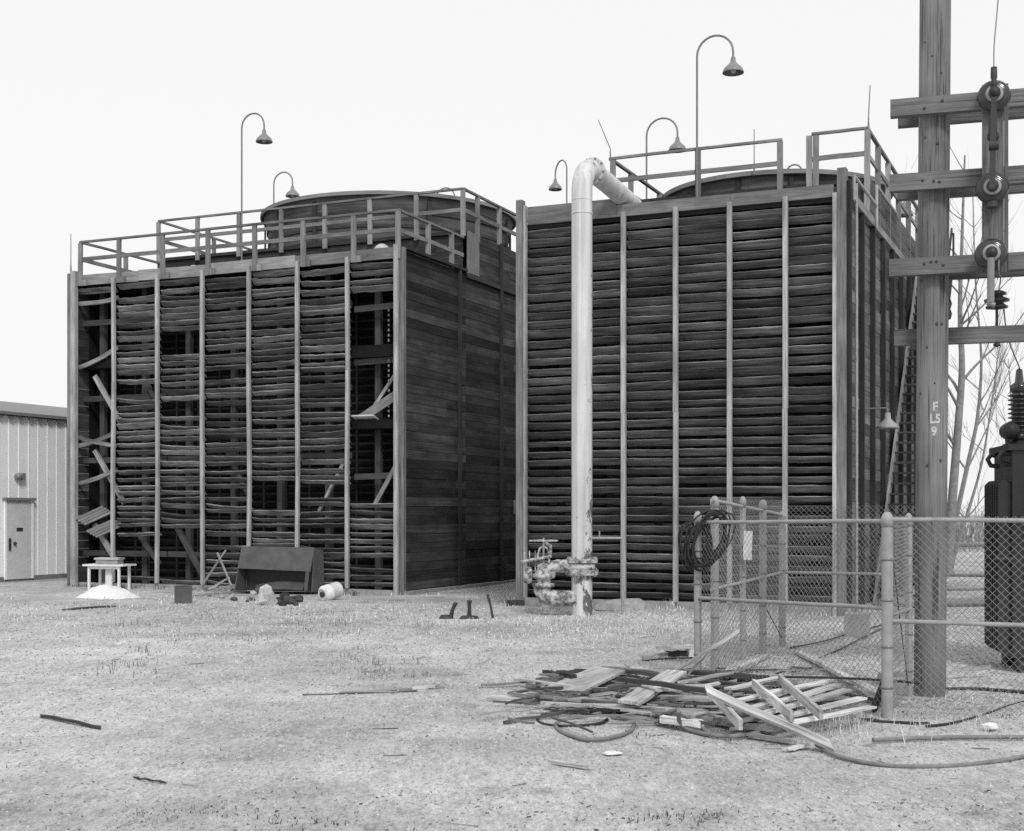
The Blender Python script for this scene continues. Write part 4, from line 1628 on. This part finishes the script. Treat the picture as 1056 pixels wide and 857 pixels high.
plank('stray_stick', 'short pale splinter among pebbles in front of the hose loops', (570, 785, .015), (608, 791, .015), .04, .02, 'scrap_light', .4, group='stray sticks on the yard', cat='stick')
plank('stray_stick', 'pale round stick slanting past the foot of the utility pole', (905, 697, .10), (1022, 688, .12), .05, .045, 'scrap', .8, group='stray sticks on the yard', cat='stick')
plank('stray_stick', 'flat pale board edge in the dirt before the utility pole', (932, 733, .015), (1013, 738, .015), .08, .03, 'scrap_light', .3, group='stray sticks on the yard', cat='stick')
plank('stray_stick', 'pale chip of wood beside the long laths', (429, 709, .02), (450, 708, .02), .09, .03, 'scrap_light', .7, group='stray sticks on the yard', cat='stick')
plank('stray_stick', 'dark short bar lying at the base of the thick terminal post', (895, 742, .012), (950, 746, .012), .04, .018, 'scrap_dark', .4, group='stray sticks on the yard', cat='stick')


def pallet():
    o = atz(800, 722)
    root = empty('broken_pallet', o)
    tag(root, 'broken pale pallet of slats and cross runners on the near side of the scrap pile', 'pallet')
    sl = [((752, 711, .20), (806, 698, .22)), ((756, 723, .18), (858, 701, .22)), ((764, 733, .17), (867, 706, .20)), ((780, 738, .16), (874, 711, .18)), ((798, 742, .14), (889, 720, .17)), ((808, 747, .13), (899, 729, .15))]
    for a, c in sl:
        b = MB()
        b.board(atz(*a) - o, atz(*c) - o, .095, .018, (0, 0, 1), random.uniform(.3, .9), 5, 0, .012, None, 0, .08)
        b.build('slat', M['scrap_light'], root)
    rn = [((730, 711, .27), (764, 748, .16)), ((777, 705, .27), (817, 739, .22)), ((804, 700, .28), (847, 737, .21))]
    for a, c in rn:
        b = MB()
        b.board(atz(*a) - o, atz(*c) - o, .03, .08, (0, 0, 1), random.uniform(.2, .6), 4, 0, .01)
        b.build('runner', M['scrap_light'], root)


pallet()


def hose(name, label, pts, r, mat, cat='hose', group='hoses lying by the scrap pile', z=None):
    ps = smooth_path([atz(p[0], p[1], (p[2] if len(p) > 2 else r)) for p in pts], 8)
    o = ps[len(ps) // 2].copy()
    o.z = 0
    mb = MB()
    mb.tube([p - o for p in ps], r, 9)
    tag(mb.build(name, M[mat], None, None, o), label, cat, group)


hose('rubber_hose', 'black hose with a wide loop on the dirt at the front of the pile', [(690, 724, .1), (650, 728, .06), (604, 739), (580, 743), (573, 748), (580, 755), (602, 762), (621, 762), (640, 758), (651, 753), (654, 746)], .017, 'rubber_grey')
hose('rubber_hose', 'inner black hose loop with its end inside the wide loop', [(618, 733, .05), (575, 734), (556, 740), (558, 746), (577, 749), (605, 748), (620, 746), (626, 742)], .015, 'rubber')
hose('rubber_hose', 'small tight hose loop beside the broad pale plank', [(700, 731, .12), (680, 737, .06), (655, 742), (638, 742), (632, 739), (637, 733, .04), (650, 729, .08)], .017, 'rubber_grey')
hose('rubber_hose', 'hose curving out from under the pallet beside the short pale board end', [(700, 733, .2), (701, 744, .08), (712, 753), (736, 758), (760, 759), (782, 755), (800, 748, .05)], .018, 'rubber_grey')
hose('rubber_hose', 'long grey hose sweeping away from the long sloping plank along the dirt', [(842, 768), (858, 777), (885, 785), (925, 790), (975, 790), (1020, 786), (1056, 780), (1110, 770)], .016, 'rubber_grey')
hose('rubber_hose', 'straight dark hose in front of the utility pole', [(900, 763), (950, 761), (1000, 760), (1060, 760), (1120, 758)], .017, 'rubber_grey')
hose('black_cable', 'black cable running to the fence edge before the transformer', [(955, 749), (985, 745), (1020, 735), (1050, 725), (1080, 718)], .011, 'rubber', 'cable', 'cables on the ground by the fence')
hose('black_cable', 'dark pipe on the ground at the foot of the transformer fence', [(972, 711), (1010, 711), (1056, 714), (1100, 715)], .022, 'rubber', 'cable', 'cables on the ground by the fence')
hose('black_cable', 'upper black cable across the gravel inside the enclosure', [(815, 668), (850, 661), (884, 651), (915, 643)], .011, 'rubber', 'cable', 'cables on the ground by the fence')
hose('black_cable', 'lower black cable across the gravel inside the enclosure', [(800, 695), (827, 686), (865, 670), (901, 652), (930, 640)], .011, 'rubber', 'cable', 'cables on the ground by the fence')
hose('black_cable', 'dark rod lying over the pallet and past the terminal post', [(806, 698, .30), (860, 699, .3), (920, 702, .25), (949, 705, .22)], .011, 'rubber', 'rod', 'cables on the ground by the fence')


# ------------------------------------------------------------------ yard clutter by the wider tower
def table():
    p = Vector((-9.18, 31.0, 0))
    root = empty('white_table', p, ROT * .6)
    tag(root, 'low white table behind the sand heap at the foot of the wider tower', 'table')
    b = MB()
    b.board((-.52, 0, .585), (.50, 0, .585), .6, .04, (0, 0, 1), .5, 3, 0, .01)
    b.build('table_top', M['whitepaint'], root)
    for x, y, w in ((-.40, -.22, .05), (.36, -.22, .05), (-.38, .22, .05), (.36, .22, .05)):
        b = MB()
        b.box(x - w / 2, x + w / 2, y - .025, y + .025, -.05, .564)
        b.build('leg', M['whitepaint'], root)
    b = MB()
    b.box(-.06, .10, -.10, -.06, -.05, .564)
    b.build('leg', M['whitepaint'], root)
    b = MB()
    b.box(-.38, .36, -.235, -.195, .50, .56, .5)
    b.build('apron', M['whitepaint'], root)
    b = MB()
    bx = p + Vector((-.02, 0, .607))
    b.box(-.25, .27, -.16, .16, 0, .10, .6)
    b.box(-.28, .30, -.18, .18, .102, .15, .8)
    tag(b.build('wooden_box', M['scrap'], None, None, bx, R(-8)), 'shallow grey box with a lid on the low white table', 'box')


table()


def sand():
    mb = MB()
    n, m = 40, 14
    vs, fs = [(.04, 0, .235)], []
    for i in range(1, m + 1):
        q = i / m
        for j in range(n):
            a = 2 * PI * j / n
            rr = (.68 + .34 * nz(math.cos(a) * 1.1, math.sin(a) * 1.1, 3)) * q
            x, y = rr * math.cos(a) * 1.05, rr * math.sin(a) * .85
            z = .24 * (1 - q * q) ** 1.1 * (1 + .7 * nz(x * 2.4, y * 2.4, 8) * q) + .05 * nz(x * 5, y * 5, 2) * (1 - q * .5) + .02 * nz(x * 13, y * 13, 5) - .02 * q
            vs.append((x, y, z))
    for j in range(n):
        fs.append([0, 1 + j, 1 + (j + 1) % n])
    for i in range(m - 1):
        for j in range(n):
            a, b = 1 + i * n, 1 + (i + 1) * n
            fs.append([a + j, b + j, b + (j + 1) % n, a + (j + 1) % n])
    mb.add(vs, fs, vs, .5, True)
    tag(mb.build('sand_heap', M['sand'], None, None, (-8.55, 28.75, .0)), 'low heap of white sand in front of the low white table', 'sand heap')


sand()
b = MB()
b.box(-.17, .17, -.16, .16, -.02, .32, .5)
b.box(-.15, .15, -.14, .14, .322, .335, .4)
tag(b.build('concrete_block', M['steel_bin'], None, None, atz(189, 621.5), R(14)), 'squat dark grey block alone before the wider tower', 'block')


def hopper():
    p = lw(LO, 0, 0)
    # along the louvers, lip toward the camera
    c = atz(283, 613)
    root = empty('steel_hopper', c, ROT * .35)
    root.scale.y = .78
    tag(root, 'overturned dark sheet steel hopper with an open mouth leaning on the wider tower', 'hopper')
    W = .84
    # section in y (toward back) and z
    sec = [(0.0, .02), (.10, .55), (.22, 1.0), (.62, .95), (.72, .05)]

    def sheet(pts, th=.015, tone=.5):
        b = MB()
        a, c_, d, e = [Vector(q) for q in pts]
        nrm = (c_ - a).cross(e - a).normalized() * th
        vs = [a, c_, d, e, a + nrm, c_ + nrm, d + nrm, e + nrm]
        b.add(vs, [[0, 1, 2, 3], [7, 6, 5, 4], [0, 4, 5, 1], [1, 5, 6, 2], [2, 6, 7, 3], [3, 7, 4, 0]], vs, tone)
        return b
    sheet([(-W - .02, .08, .56), (W - .05, .08, .50), (W - .0, .22, 1.02), (-W + .05, .22, 1.04)], -.02).build('front_plate', M['steel_bin'], root)
    sheet([(-W + .05, .225, 1.04), (W, .225, 1.02), (W + .02, .60, 1.0), (-W + .05, .60, 1.02)], -.02).build('top_plate', M['steel_bin'], root)
    sheet([(-W + .05, .62, .0), (W, .62, .0), (W, .60, 1.0), (-W + .05, .60, 1.0)], .02).build('back_plate', M['iron'], root)  # darker metal than the other plates, painting shade into the mouth
    sheet([(-W - .10, -.02, .06), (W - .14, -.02, .06), (W, .62, .01), (-W + .05, .62, .01)], .02).build('floor_plate', M['steel_bin'], root)
    sheet([(-W - .08, .0, .05), (-W + .02, .6, .03), (-W + .05, .6, 1.02), (-W + .035, .215, 1.03)], .02).build('side_plate', M['steel_bin'], root)
    sheet([(W - .02, .10, .05), (W + .15, .6, .05), (W + .12, .6, .95), (W + .005, .21, 1.015)], -.02).build('side_plate', M['steel_bin'], root)
    b = MB()
    b.board((W - .16, .1, .08), (W - .12, .1, .50), .08, .03, (0, 1, 0), .7)
    b.build('mouth_stay', M['steel_bin'], root)
    b = MB()
    b.board((-.5, .25, .12), (W - .25, .3, .17), .35, .02, (0, -.5, 1), .6, 5, -.03, .02)
    b.build('loose_liner', M['steel_bin'], root)


hopper()


def drum():
    c = atz(341, 618.5)
    d = Vector((.62, .72, .18)).normalized()
    root = empty('white_canister', c)
    tag(root, 'white cylindrical canister lying on its side beside the steel hopper', 'canister')
    b = MB()
    o = Vector((-.03, -.05, .155))
    b.lathe([(0, -.16), (.10, -.165), (.155, -.15), (.165, -.13), (.165, -.02), (.17, -.015), (.17, .01), (.165, .015), (.165, .24), (.15, .27), (0, .28)], o, d, 24)
    b.build('canister_body', M['drum'], root)
    b = MB()
    b.lathe([(0, -.168), (.06, -.168), (.06, -.20), (.0, -.20)], o, d, 14)
    b.build('spout', M['iron'], root)
    b = MB()
    pts = [o + d * -.17 + d.orthogonal().normalized() * 0]
    e1 = d.orthogonal().normalized()
    e2 = d.cross(e1)
    b.tube([o - d * .175 + e1 * .115 * math.cos(a) + e2 * .115 * math.sin(a) for a in [2 * PI * k / 20 for k in range(21)]], .012, 6, None, False)
    b.build('rim', M['drum'], root)


drum()


def rocks():
    rnd = random.Random(3)
    b = MB()
    b.rock((0, 0, .15), .19, (1, .8, 1.1), .8, .7, 9)
    tag(b.build('boulder', M['stone'], None, None, atz(275, 624)), 'pale jagged boulder before the mouth of the steel hopper', 'rock')
    for k in range(16):
        u, v = rnd.uniform(285, 313), rnd.uniform(616, 625)
        r = rnd.uniform(.04, .10)
        b = MB()
        b.rock((0, 0, r * .5), r, (1.2, 1, .8), None, .6, 7)
        o = b.build('rubble_lump', M['coal'], None, None, atz(u, v))
        tag(o, 'dark lump of rubble beside the pale boulder at the hopper', 'rubble', 'dark rubble lumps before the hopper')
    for k in range(18):
        u, v = rnd.uniform(214, 262), rnd.uniform(606, 621)
        r = rnd.uniform(.03, .08)
        b = MB()
        b.rock((0, 0, r * .5), r, (1.2, 1, .8), None, .6, 7)
        o = b.build('rubble_lump', M['stone' if k % 3 else 'coal'], None, None, atz(u, v))
        tag(o, 'grey stone lump among the sticks between the dark block and the hopper', 'rubble', 'stone lumps between block and hopper')
    sticks = [((205, 604, .05), (232, 573, .95)), ((225, 576, .9), (240, 610, .02)), ((212, 612, .05), (246, 604, .2)), ((200, 614, .04), (240, 612, .1)), ((216, 602, .1), (236, 599, .35)), ((222, 618, .03), (250, 606, .18))]
    names = ['longer stick of the leaning frame against the louvers', 'thin second stick of the leaning frame against the louvers', 'grey branch on the rubble between block and hopper',
             'low dark branch on the ground beside the dark block', 'grey stick propped on the rubble behind the branches', 'thin stick reaching toward the hopper mouth']
    for (a, c), nm in zip(sticks, names):
        Y = 29.9 if a[2] != .04 else 28.5
        p0 = Vector(((a[0] - CX) / F * Y, Y - .1, a[2]))
        p1 = Vector(((c[0] - CX) / F * Y, Y + .1, c[2]))
        b = MB()
        o = (p0 + p1) / 2
        o.z = 0
        b.board(p0 - o, p1 - o, .06, .035, (0, 0, 1), None, 3, 0, .02)
        tag(b.build('stick', M['scrap'], None, None, o), nm, 'stick', 'sticks before the wider tower')
    # iron stubs in the yard
    for u, v, lab, base, lean, h in ((464, 638, 'leaning iron stub with a foot, nearest the wider tower corner', .12, .09, .25), (484, 639, 'upright iron stub on a wide round base', .17, .0, .30), (509, 640, 'bare thin iron spike leaning beside the other stubs', 0, -.10, .42)):
        p = atz(u, v)
        root = empty('iron_stub', p)
        tag(root, lab, 'iron stub', 'iron stubs in the yard')
        b = MB()
        b.tube([(0, 0, -.02), (lean * .5, 0, h * .6), (lean, 0, h)], [.045, .03, .035] if base else [.022, .018, .022], 8)
        b.rock((lean, 0, h), .045 if base else .028, (1, 1, .7), .4, .2, 7)
        b.build('shank', M['iron'], root)
        if base:
            b = MB()
            b.lathe([(0, .07), (base * .8, .06), (base, .02), (base, -.02)], (0 if base > .15 else -.06, 0, 0), (0, 0, 1), 12)
            b.build('foot', M['iron'], root)
    b = MB()
    b.box(-.17, .12, -.1, .1, -.02, .12, .4)
    tag(b.build('dark_block', M['coal'], None, None, atz(533, 625.5), R(20)), 'small dark block at the foot of the narrower tower corner post', 'block')
    b = MB()
    b.rock((0, 0, .03), .05, (1.3, 1, .7), .9, .4, 9)
    tag(b.build('white_stone', M['whitepaint'], None, None, atz(1021, 753)), 'white stone on the dirt before the transformer', 'rock')
    b = MB()
    b.rock((0, 0, .004), .075, (1, .9, .12), .9, .5, 9)
    tag(b.build('flat_stone', M['sand'], None, None, atz(632, 777)), 'flat white patch of plaster on the dirt below the hose loops', 'rock')
    for u, v, s in ((600, 652, .35), (660, 655, .4), (690, 650, .3)):
        pass


rocks()
# concrete footing lumps by the narrow tower
for (x, y, s, lab) in ((1.15, -.4, .32, 'low concrete lump at the foot of the narrower tower, right of the riser pipe'), (2.25, -.42, .36, 'low concrete lump at the foot of the narrower tower, at the third batten')):
    b = MB()
    b.rock((0, 0, .02), s, (1.5, .6, .55), .5, .3, 10)
    tag(b.build('footing', M['concrete'], None, None, lw(RO, x, y, 0)), lab, 'footing')
p = lw(RO, 6.75, .7, 0)
b = MB()
b.box(-.17, .17, -.15, .15, -.02, .32, .5)
tag(b.build('pale_block', M['concrete'], None, None, atz(884, 655), R(-20)), 'pale concrete block at the front corner of the narrower tower', 'block')


# ------------------------------------------------------------------ bare trees and brush
def tree(label, path, r, seed, group=None, dens=1.0, top=1.0):
    """path: the trunk's own line, from the ground up"""
    rnd = random.Random(seed)
    pos = Vector((path[0][0], path[0][1], 0))
    root = empty('bare_tree', pos)
    tag(root, label, 'tree', group)
    trunk, twigs = MB(), MB()
    tp = smooth_path([Vector(p) - pos for p in path], 4)
    tp[0].z = -.2
    n = len(tp)
    rs = [r * (1 - .85 * i / (n - 1)) * (1.25 if i == 0 else 1) for i in range(n)]
    trunk.tube(tp, rs, 9, None, False)

    def branch(p, d, L, rad, depth):
        m = 6
        pts, rr = [p], [rad]
        q, dd = p.copy(), d.copy()
        kids = []
        for i in range(m):
            dd = (dd + Vector((rnd.uniform(-.16, .16), rnd.uniform(-.16, .16), rnd.uniform(-.02, .14)))).normalized()
            q = q + dd * (L / m)
            pts.append(q.copy())
            rr.append(rad * (1 - .8 * (i + 1) / m))
            kids.append((q.copy(), dd.copy(), rr[-1]))
        twigs.tube(pts, rr, 5 if depth == 1 else 3, None, False)
        if depth < 3:
            for k in range(int(rnd.uniform(4, 7) * dens)):
                c, cd, cr = kids[rnd.randint(1, m - 1)]
                a = rnd.uniform(0, 2 * PI)
                sp = rnd.uniform(.3, .7)
                nd = (cd + Vector((math.cos(a) * sp, math.sin(a) * sp, rnd.uniform(.0, .4)))).normalized()
                branch(c, nd, L * rnd.uniform(.4, .7), max(.0055, cr * .7), depth + 1)
    H = tp[-1].z
    for k in range(int(15 * dens)):
        i = rnd.randint(int(n * .28), n - 2)
        a = rnd.uniform(0, 2 * PI)
        sp = rnd.uniform(.5, 1.1)
        nd = Vector((math.cos(a) * sp, math.sin(a) * sp, rnd.uniform(.5, 1.2))).normalized()
        branch(tp[i], nd, H * rnd.uniform(.13, .26) * (1.2 - .6 * i / n), max(.012, rs[i] * .5), 1)
    trunk.build('trunk', M['bark'], root)
    twigs.build('crown', M['bark'], root)


tg = 'bare trees beyond the fence'


def tpath(Y, *uv):
    out = []
    for u, v in uv:
        p = aty(u, v, Y)
        out.append((p.x, Y, max(p.z, 0)))
    return out


tree('tall bare tree with the thickest pale trunk just beyond the utility pole', tpath(40, (977, 592), (981, 530), (988, 440), (992, 380), (990, 320), (992, 250), (995, 160)), .16, 5, tg, .85)
tree('thinner bare tree forking up beside the thick pale trunk', tpath(42, (978, 589), (986, 535), (1000, 470), (1008, 430), (1012, 370), (1006, 290), (1003, 190)), .09, 8, tg, .85)
tree('slender bare tree leaning toward the transformer', tpath(43, (980, 587), (996, 535), (1012, 480), (1022, 420), (1030, 360)), .065, 12, tg, .85)
tree('low bare tree standing behind the transformer', tpath(46, (1046, 583), (1050, 500), (1044, 430), (1040, 370)), .07, 15, tg, .85)


def brush():
    rnd = random.Random(21)
    mb = MB()
    for k in range(2600):
        Y = rnd.uniform(62, 95)
        x = rnd.uniform(14, 60) * Y / 80
        h = rnd.uniform(.8, 2.6) * (.6 + .4 * nz(x * .15, Y * .15) + .3)
        a, s = rnd.uniform(0, 2 * PI), rnd.uniform(.1, .9)
        p = Vector((x, Y, -.1))
        q = p + Vector((math.cos(a) * s, math.sin(a) * s, h))
        mb.tube([p, (p + q) / 2 + Vector((rnd.uniform(-.2, .2), 0, .1)), q], [.035, .02, .008], 3, None, False)
    o = mb.build('brush', M['brush'])
    tag(o, 'low bare brush beyond the fence on the horizon', 'brush', None, 'stuff')
    mb = MB()
    for i, (u0, u1, v, Y) in enumerate(((960, 1040, 562, 50), (965, 1045, 606, 27), (965, 1040, 622, 22))):
        p0 = Vector(((u0 - CX) / F * Y, Y, max(0.05, EYE - (v - HZ) / F * Y)))
        p1 = Vector(((u1 - CX) / F * Y, Y - .4, p0.z + .05))
        m2 = MB()
        o = (p0 + p1) / 2
        m2.tube([p0 - o, -(p0 - o) * .1, p1 - o], .07 if i else .09, 8)
        tag(m2.build('log', M['bark' if i == 0 else 'scrap'], None, None, o),
            ('fallen dark log under the bare trees', 'pale beam on the ground beyond the rear fence', 'second pale beam on the ground just beyond the rear fence')[i], 'log', 'logs beyond the fence')


brush()


# ------------------------------------------------------------------ loose ground cover
def cover():
    rnd = random.Random(5)

    def rp():
        # denser near the camera, thinning with distance, spread over the yard
        Y = 7.0 + 24 * rnd.random() ** 1.5
        X = rnd.uniform(-.42, .42) * Y
        return X, Y
    mb, clod = MB(), MB()
    base = [(1, 0, 0), (-.6, .8, 0), (-.5, -.8, 0), (.1, .1, .45)]
    for k in range(16000):
        x, y = rp()
        if nz(x * .5, y * .5, 11) < -.15 and rnd.random() < .7:
            continue
        s = rnd.choice((.005, .006, .008, .009, .012, .017)) * rnd.uniform(.7, 1.3)
        if y < 9:
            s *= .8
        a = rnd.uniform(0, 2 * PI)
        ca, sa = math.cos(a) * s, math.sin(a) * s
        z = gz(x, y) - .002
        vs = [(x + px * ca - py * sa, y + px * sa + py * ca, z + pz * s) for px, py, pz in base]
        mb.add(vs, [[0, 1, 3], [1, 2, 3], [2, 0, 3]], vs, rnd.random())
    # small clods that roughen the dirt
    for k in range(95000):
        Y = 6.6 + 20 * rnd.random() ** 1.3
        x, y = rnd.uniform(-.42, .42) * Y, Y
        s = rnd.choice((.004, .005, .007, .009, .013)) * rnd.uniform(.7, 1.3) * (.45 + Y / 15)
        a = rnd.uniform(0, 2 * PI)
        ca, sa = math.cos(a) * s, math.sin(a) * s
        z = gz(x, y) - .003
        vs = [(x + px * ca - py * sa, y + px * sa + py * ca, z + pz * s * 1.7) for px, py, pz in base]
        clod.add(vs, [[0, 1, 3], [1, 2, 3], [2, 0, 3]], vs, rnd.random())
    # gravel inside the enclosure
    for k in range(9000):
        u, v = rnd.uniform(722, 1056), rnd.uniform(652, 760)
        p = atz(u, v)
        if p.y > 12.2 - .4 * (p.x - 3) and p.x > 1.2:
            s = rnd.uniform(.01, .035)
            a = rnd.uniform(0, 2 * PI)
            ca, sa = math.cos(a) * s, math.sin(a) * s
            z = gz(p.x, p.y) - .002
            vs = [(p.x + px * ca - py * sa, p.y + px * sa + py * ca, z + pz * s) for px, py, pz in base]
            mb.add(vs, [[0, 1, 3], [1, 2, 3], [2, 0, 3]], vs, rnd.random())
    tag(clod.build('dirt_clods', M['clod']), 'small dirt clods roughening the packed yard', 'dirt', None, 'stuff')
    tag(mb.build('pebbles', M['pebble']), 'loose pebbles and gravel strewn over the yard', 'gravel', None, 'stuff')
    mb = MB()
    for k in range(3800):
        x, y = rp()
        if nz(x * .35, y * .7, 31) < .05 and rnd.random() < .8:
            continue
        L = rnd.uniform(.006, .03) if rnd.random() < .97 else rnd.uniform(.05, .3)
        a = rnd.uniform(0, 2 * PI)
        z = gz(x, y) + .004
        mb.tube([(x, y, z), (x + math.cos(a) * L, y + math.sin(a) * L * .8, z + rnd.uniform(0, .012))], rnd.uniform(.0015, .0045), 3, None, False, False)
    tag(mb.build('litter', M['litter']), 'dark twigs and bark litter scattered on the dirt', 'litter', None, 'stuff')

    def tuft(mb, x, y, n, h, sp, w=.004):
        z = gz(x, y) - .01
        for i in range(n):
            a, q = rnd.uniform(0, 2 * PI), rnd.random() * sp
            px, py = x + math.cos(a) * q, y + math.sin(a) * q
            b_ = rnd.uniform(0, 2 * PI)
            hh = h * rnd.uniform(.4, 1.1)
            l = hh * rnd.uniform(.1, .9)
            d = Vector((math.cos(b_), math.sin(b_), 0))
            s = Vector((-d.y, d.x, 0)) * w
            p0 = Vector((px, py, z))
            p1 = p0 + d * l * .4 + Vector((0, 0, hh * .7))
            p2 = p0 + d * l + Vector((0, 0, hh * .95))
            vs = [p0 - s, p0 + s, p1 + s * .8, p1 - s * .8, p2]
            mb.add(vs, [[0, 1, 2, 3], [3, 2, 4]], vs, rnd.random())
    mb = MB()
    for k in range(900):                      # straw near the towers and in the middle of the yard
        x, y = rnd.uniform(-11, 5), rnd.uniform(19, 30)
        if nz(x * .45, y * .45, 41) > -.05:
            tuft(mb, x, y, rnd.randint(5, 12), rnd.uniform(.03, .09), .22, .006)
    for k in range(330):                      # bleached grass before the riser pipe
        x, y = rnd.gauss(1.7, .9), rnd.gauss(20.8, 1.2)
        tuft(mb, x, y, 16, rnd.uniform(.02, .07), .3, .004)
    for k in range(40):                       # by the pallet and terminal post
        p = atz(rnd.uniform(820, 900), rnd.uniform(735, 762))
        tuft(mb, p.x, p.y, 9, rnd.uniform(.05, .2), .16, .0022)
    for k in range(60):
        p = atz(rnd.uniform(930, 1056), rnd.uniform(715, 765))
        tuft(mb, p.x, p.y, 7, rnd.uniform(.03, .14), .18, .0022)
    for k in range(40):
        x = rnd.uniform(0, 6)
        p = lw(RO, x, -.35, 0)
        tuft(mb, p.x, p.y, 14, rnd.uniform(.08, .25), .15, .006)
    tag(mb.build('dry_grass', M['straw']), 'bleached dry grass in patches on the dirt', 'grass', None, 'stuff')
    mb = MB()
    for k in range(150):
        u, v = rnd.uniform(110, 470), rnd.uniform(630, 700)
        p = atz(u, v)
        if nz(p.x * .5, p.y * .4, 51) > .0:
            tuft(mb, p.x, p.y, rnd.randint(6, 16), rnd.uniform(.03, .16), .26, .003)
    for u, v in ((240, 832), (300, 845), (700, 845), (150, 838), (905, 740), (720, 755), (845, 745), (1030, 742)):
        for k in range(9):
            p = atz(u + rnd.gauss(0, 30), v + rnd.gauss(0, 3))
            tuft(mb, p.x, p.y, 10, rnd.uniform(.015, .05), .14, .004)
    for k in range(90):
        x = rnd.uniform(.2, 8.8)
        p = lw(LO, x, -.25 - rnd.random() * .3, 0)
        tuft(mb, p.x, p.y, 8, rnd.uniform(.06, .2), .15, .006)
    tag(mb.build('dead_weeds', M['weed']), 'dark dead weed stalks in the yard', 'weeds', None, 'stuff')


cover()


# ------------------------------------------------------------------ light, sky, camera
world = bpy.data.worlds.new('World')
S.world = world
world.use_nodes = True
nt = world.node_tree
bg = nt.nodes['Background']
sky = N(nt, 'ShaderNodeTexSky')
sky.sky_type = 'NISHITA'
sky.sun_disc = False
sdir = Vector((.20, -.80, .74)).normalized()
sky.sun_elevation = math.asin(sdir.z)
sky.sun_rotation = math.atan2(sdir.x, sdir.y)
sky.air_density = 1.0
sky.dust_density = 4.0
bw = N(nt, 'ShaderNodeRGBToBW')
nt.links.new(sky.outputs[0], bw.inputs[0])
mx = N(nt, 'ShaderNodeMix')                 # thin even cloud over the sky
mx.inputs[0].default_value = .85
nt.links.new(bw.outputs[0], mx.inputs[2])
mx.inputs[3].default_value = 10.6
nt.links.new(mx.outputs[0], bg.inputs['Color'])
bg.inputs['Strength'].default_value = .10

sl_ = bpy.data.lights.new('sun', 'SUN')
sl_.energy = 1.8
sl_.angle = R(12)
so = bpy.data.objects.new('sun', sl_)
COL.objects.link(so)
so.rotation_euler = sdir.to_track_quat('Z', 'Y').to_euler()

cam = bpy.data.cameras.new('camera')
cam.sensor_width = 36
cam.sensor_fit = 'HORIZONTAL'
cam.lens = 36 * F / 1056
cam.shift_y = (HZ - 428.5) / 1056
cam.clip_start = .1
cam.clip_end = 5000
co = bpy.data.objects.new('camera', cam)
COL.objects.link(co)
co.location = (0, 0, EYE)
co.rotation_euler = (R(90), 0, 0)
S.camera = co

S.view_settings.view_transform = 'Standard'
S.view_settings.look = 'None'
S.view_settings.exposure = 0
S.view_settings.gamma = 1
S.render.engine = 'CYCLES'
S.cycles.use_denoising = False
S.cycles.max_bounces = 5
S.cycles.diffuse_bounces = 3
S.cycles.glossy_bounces = 2
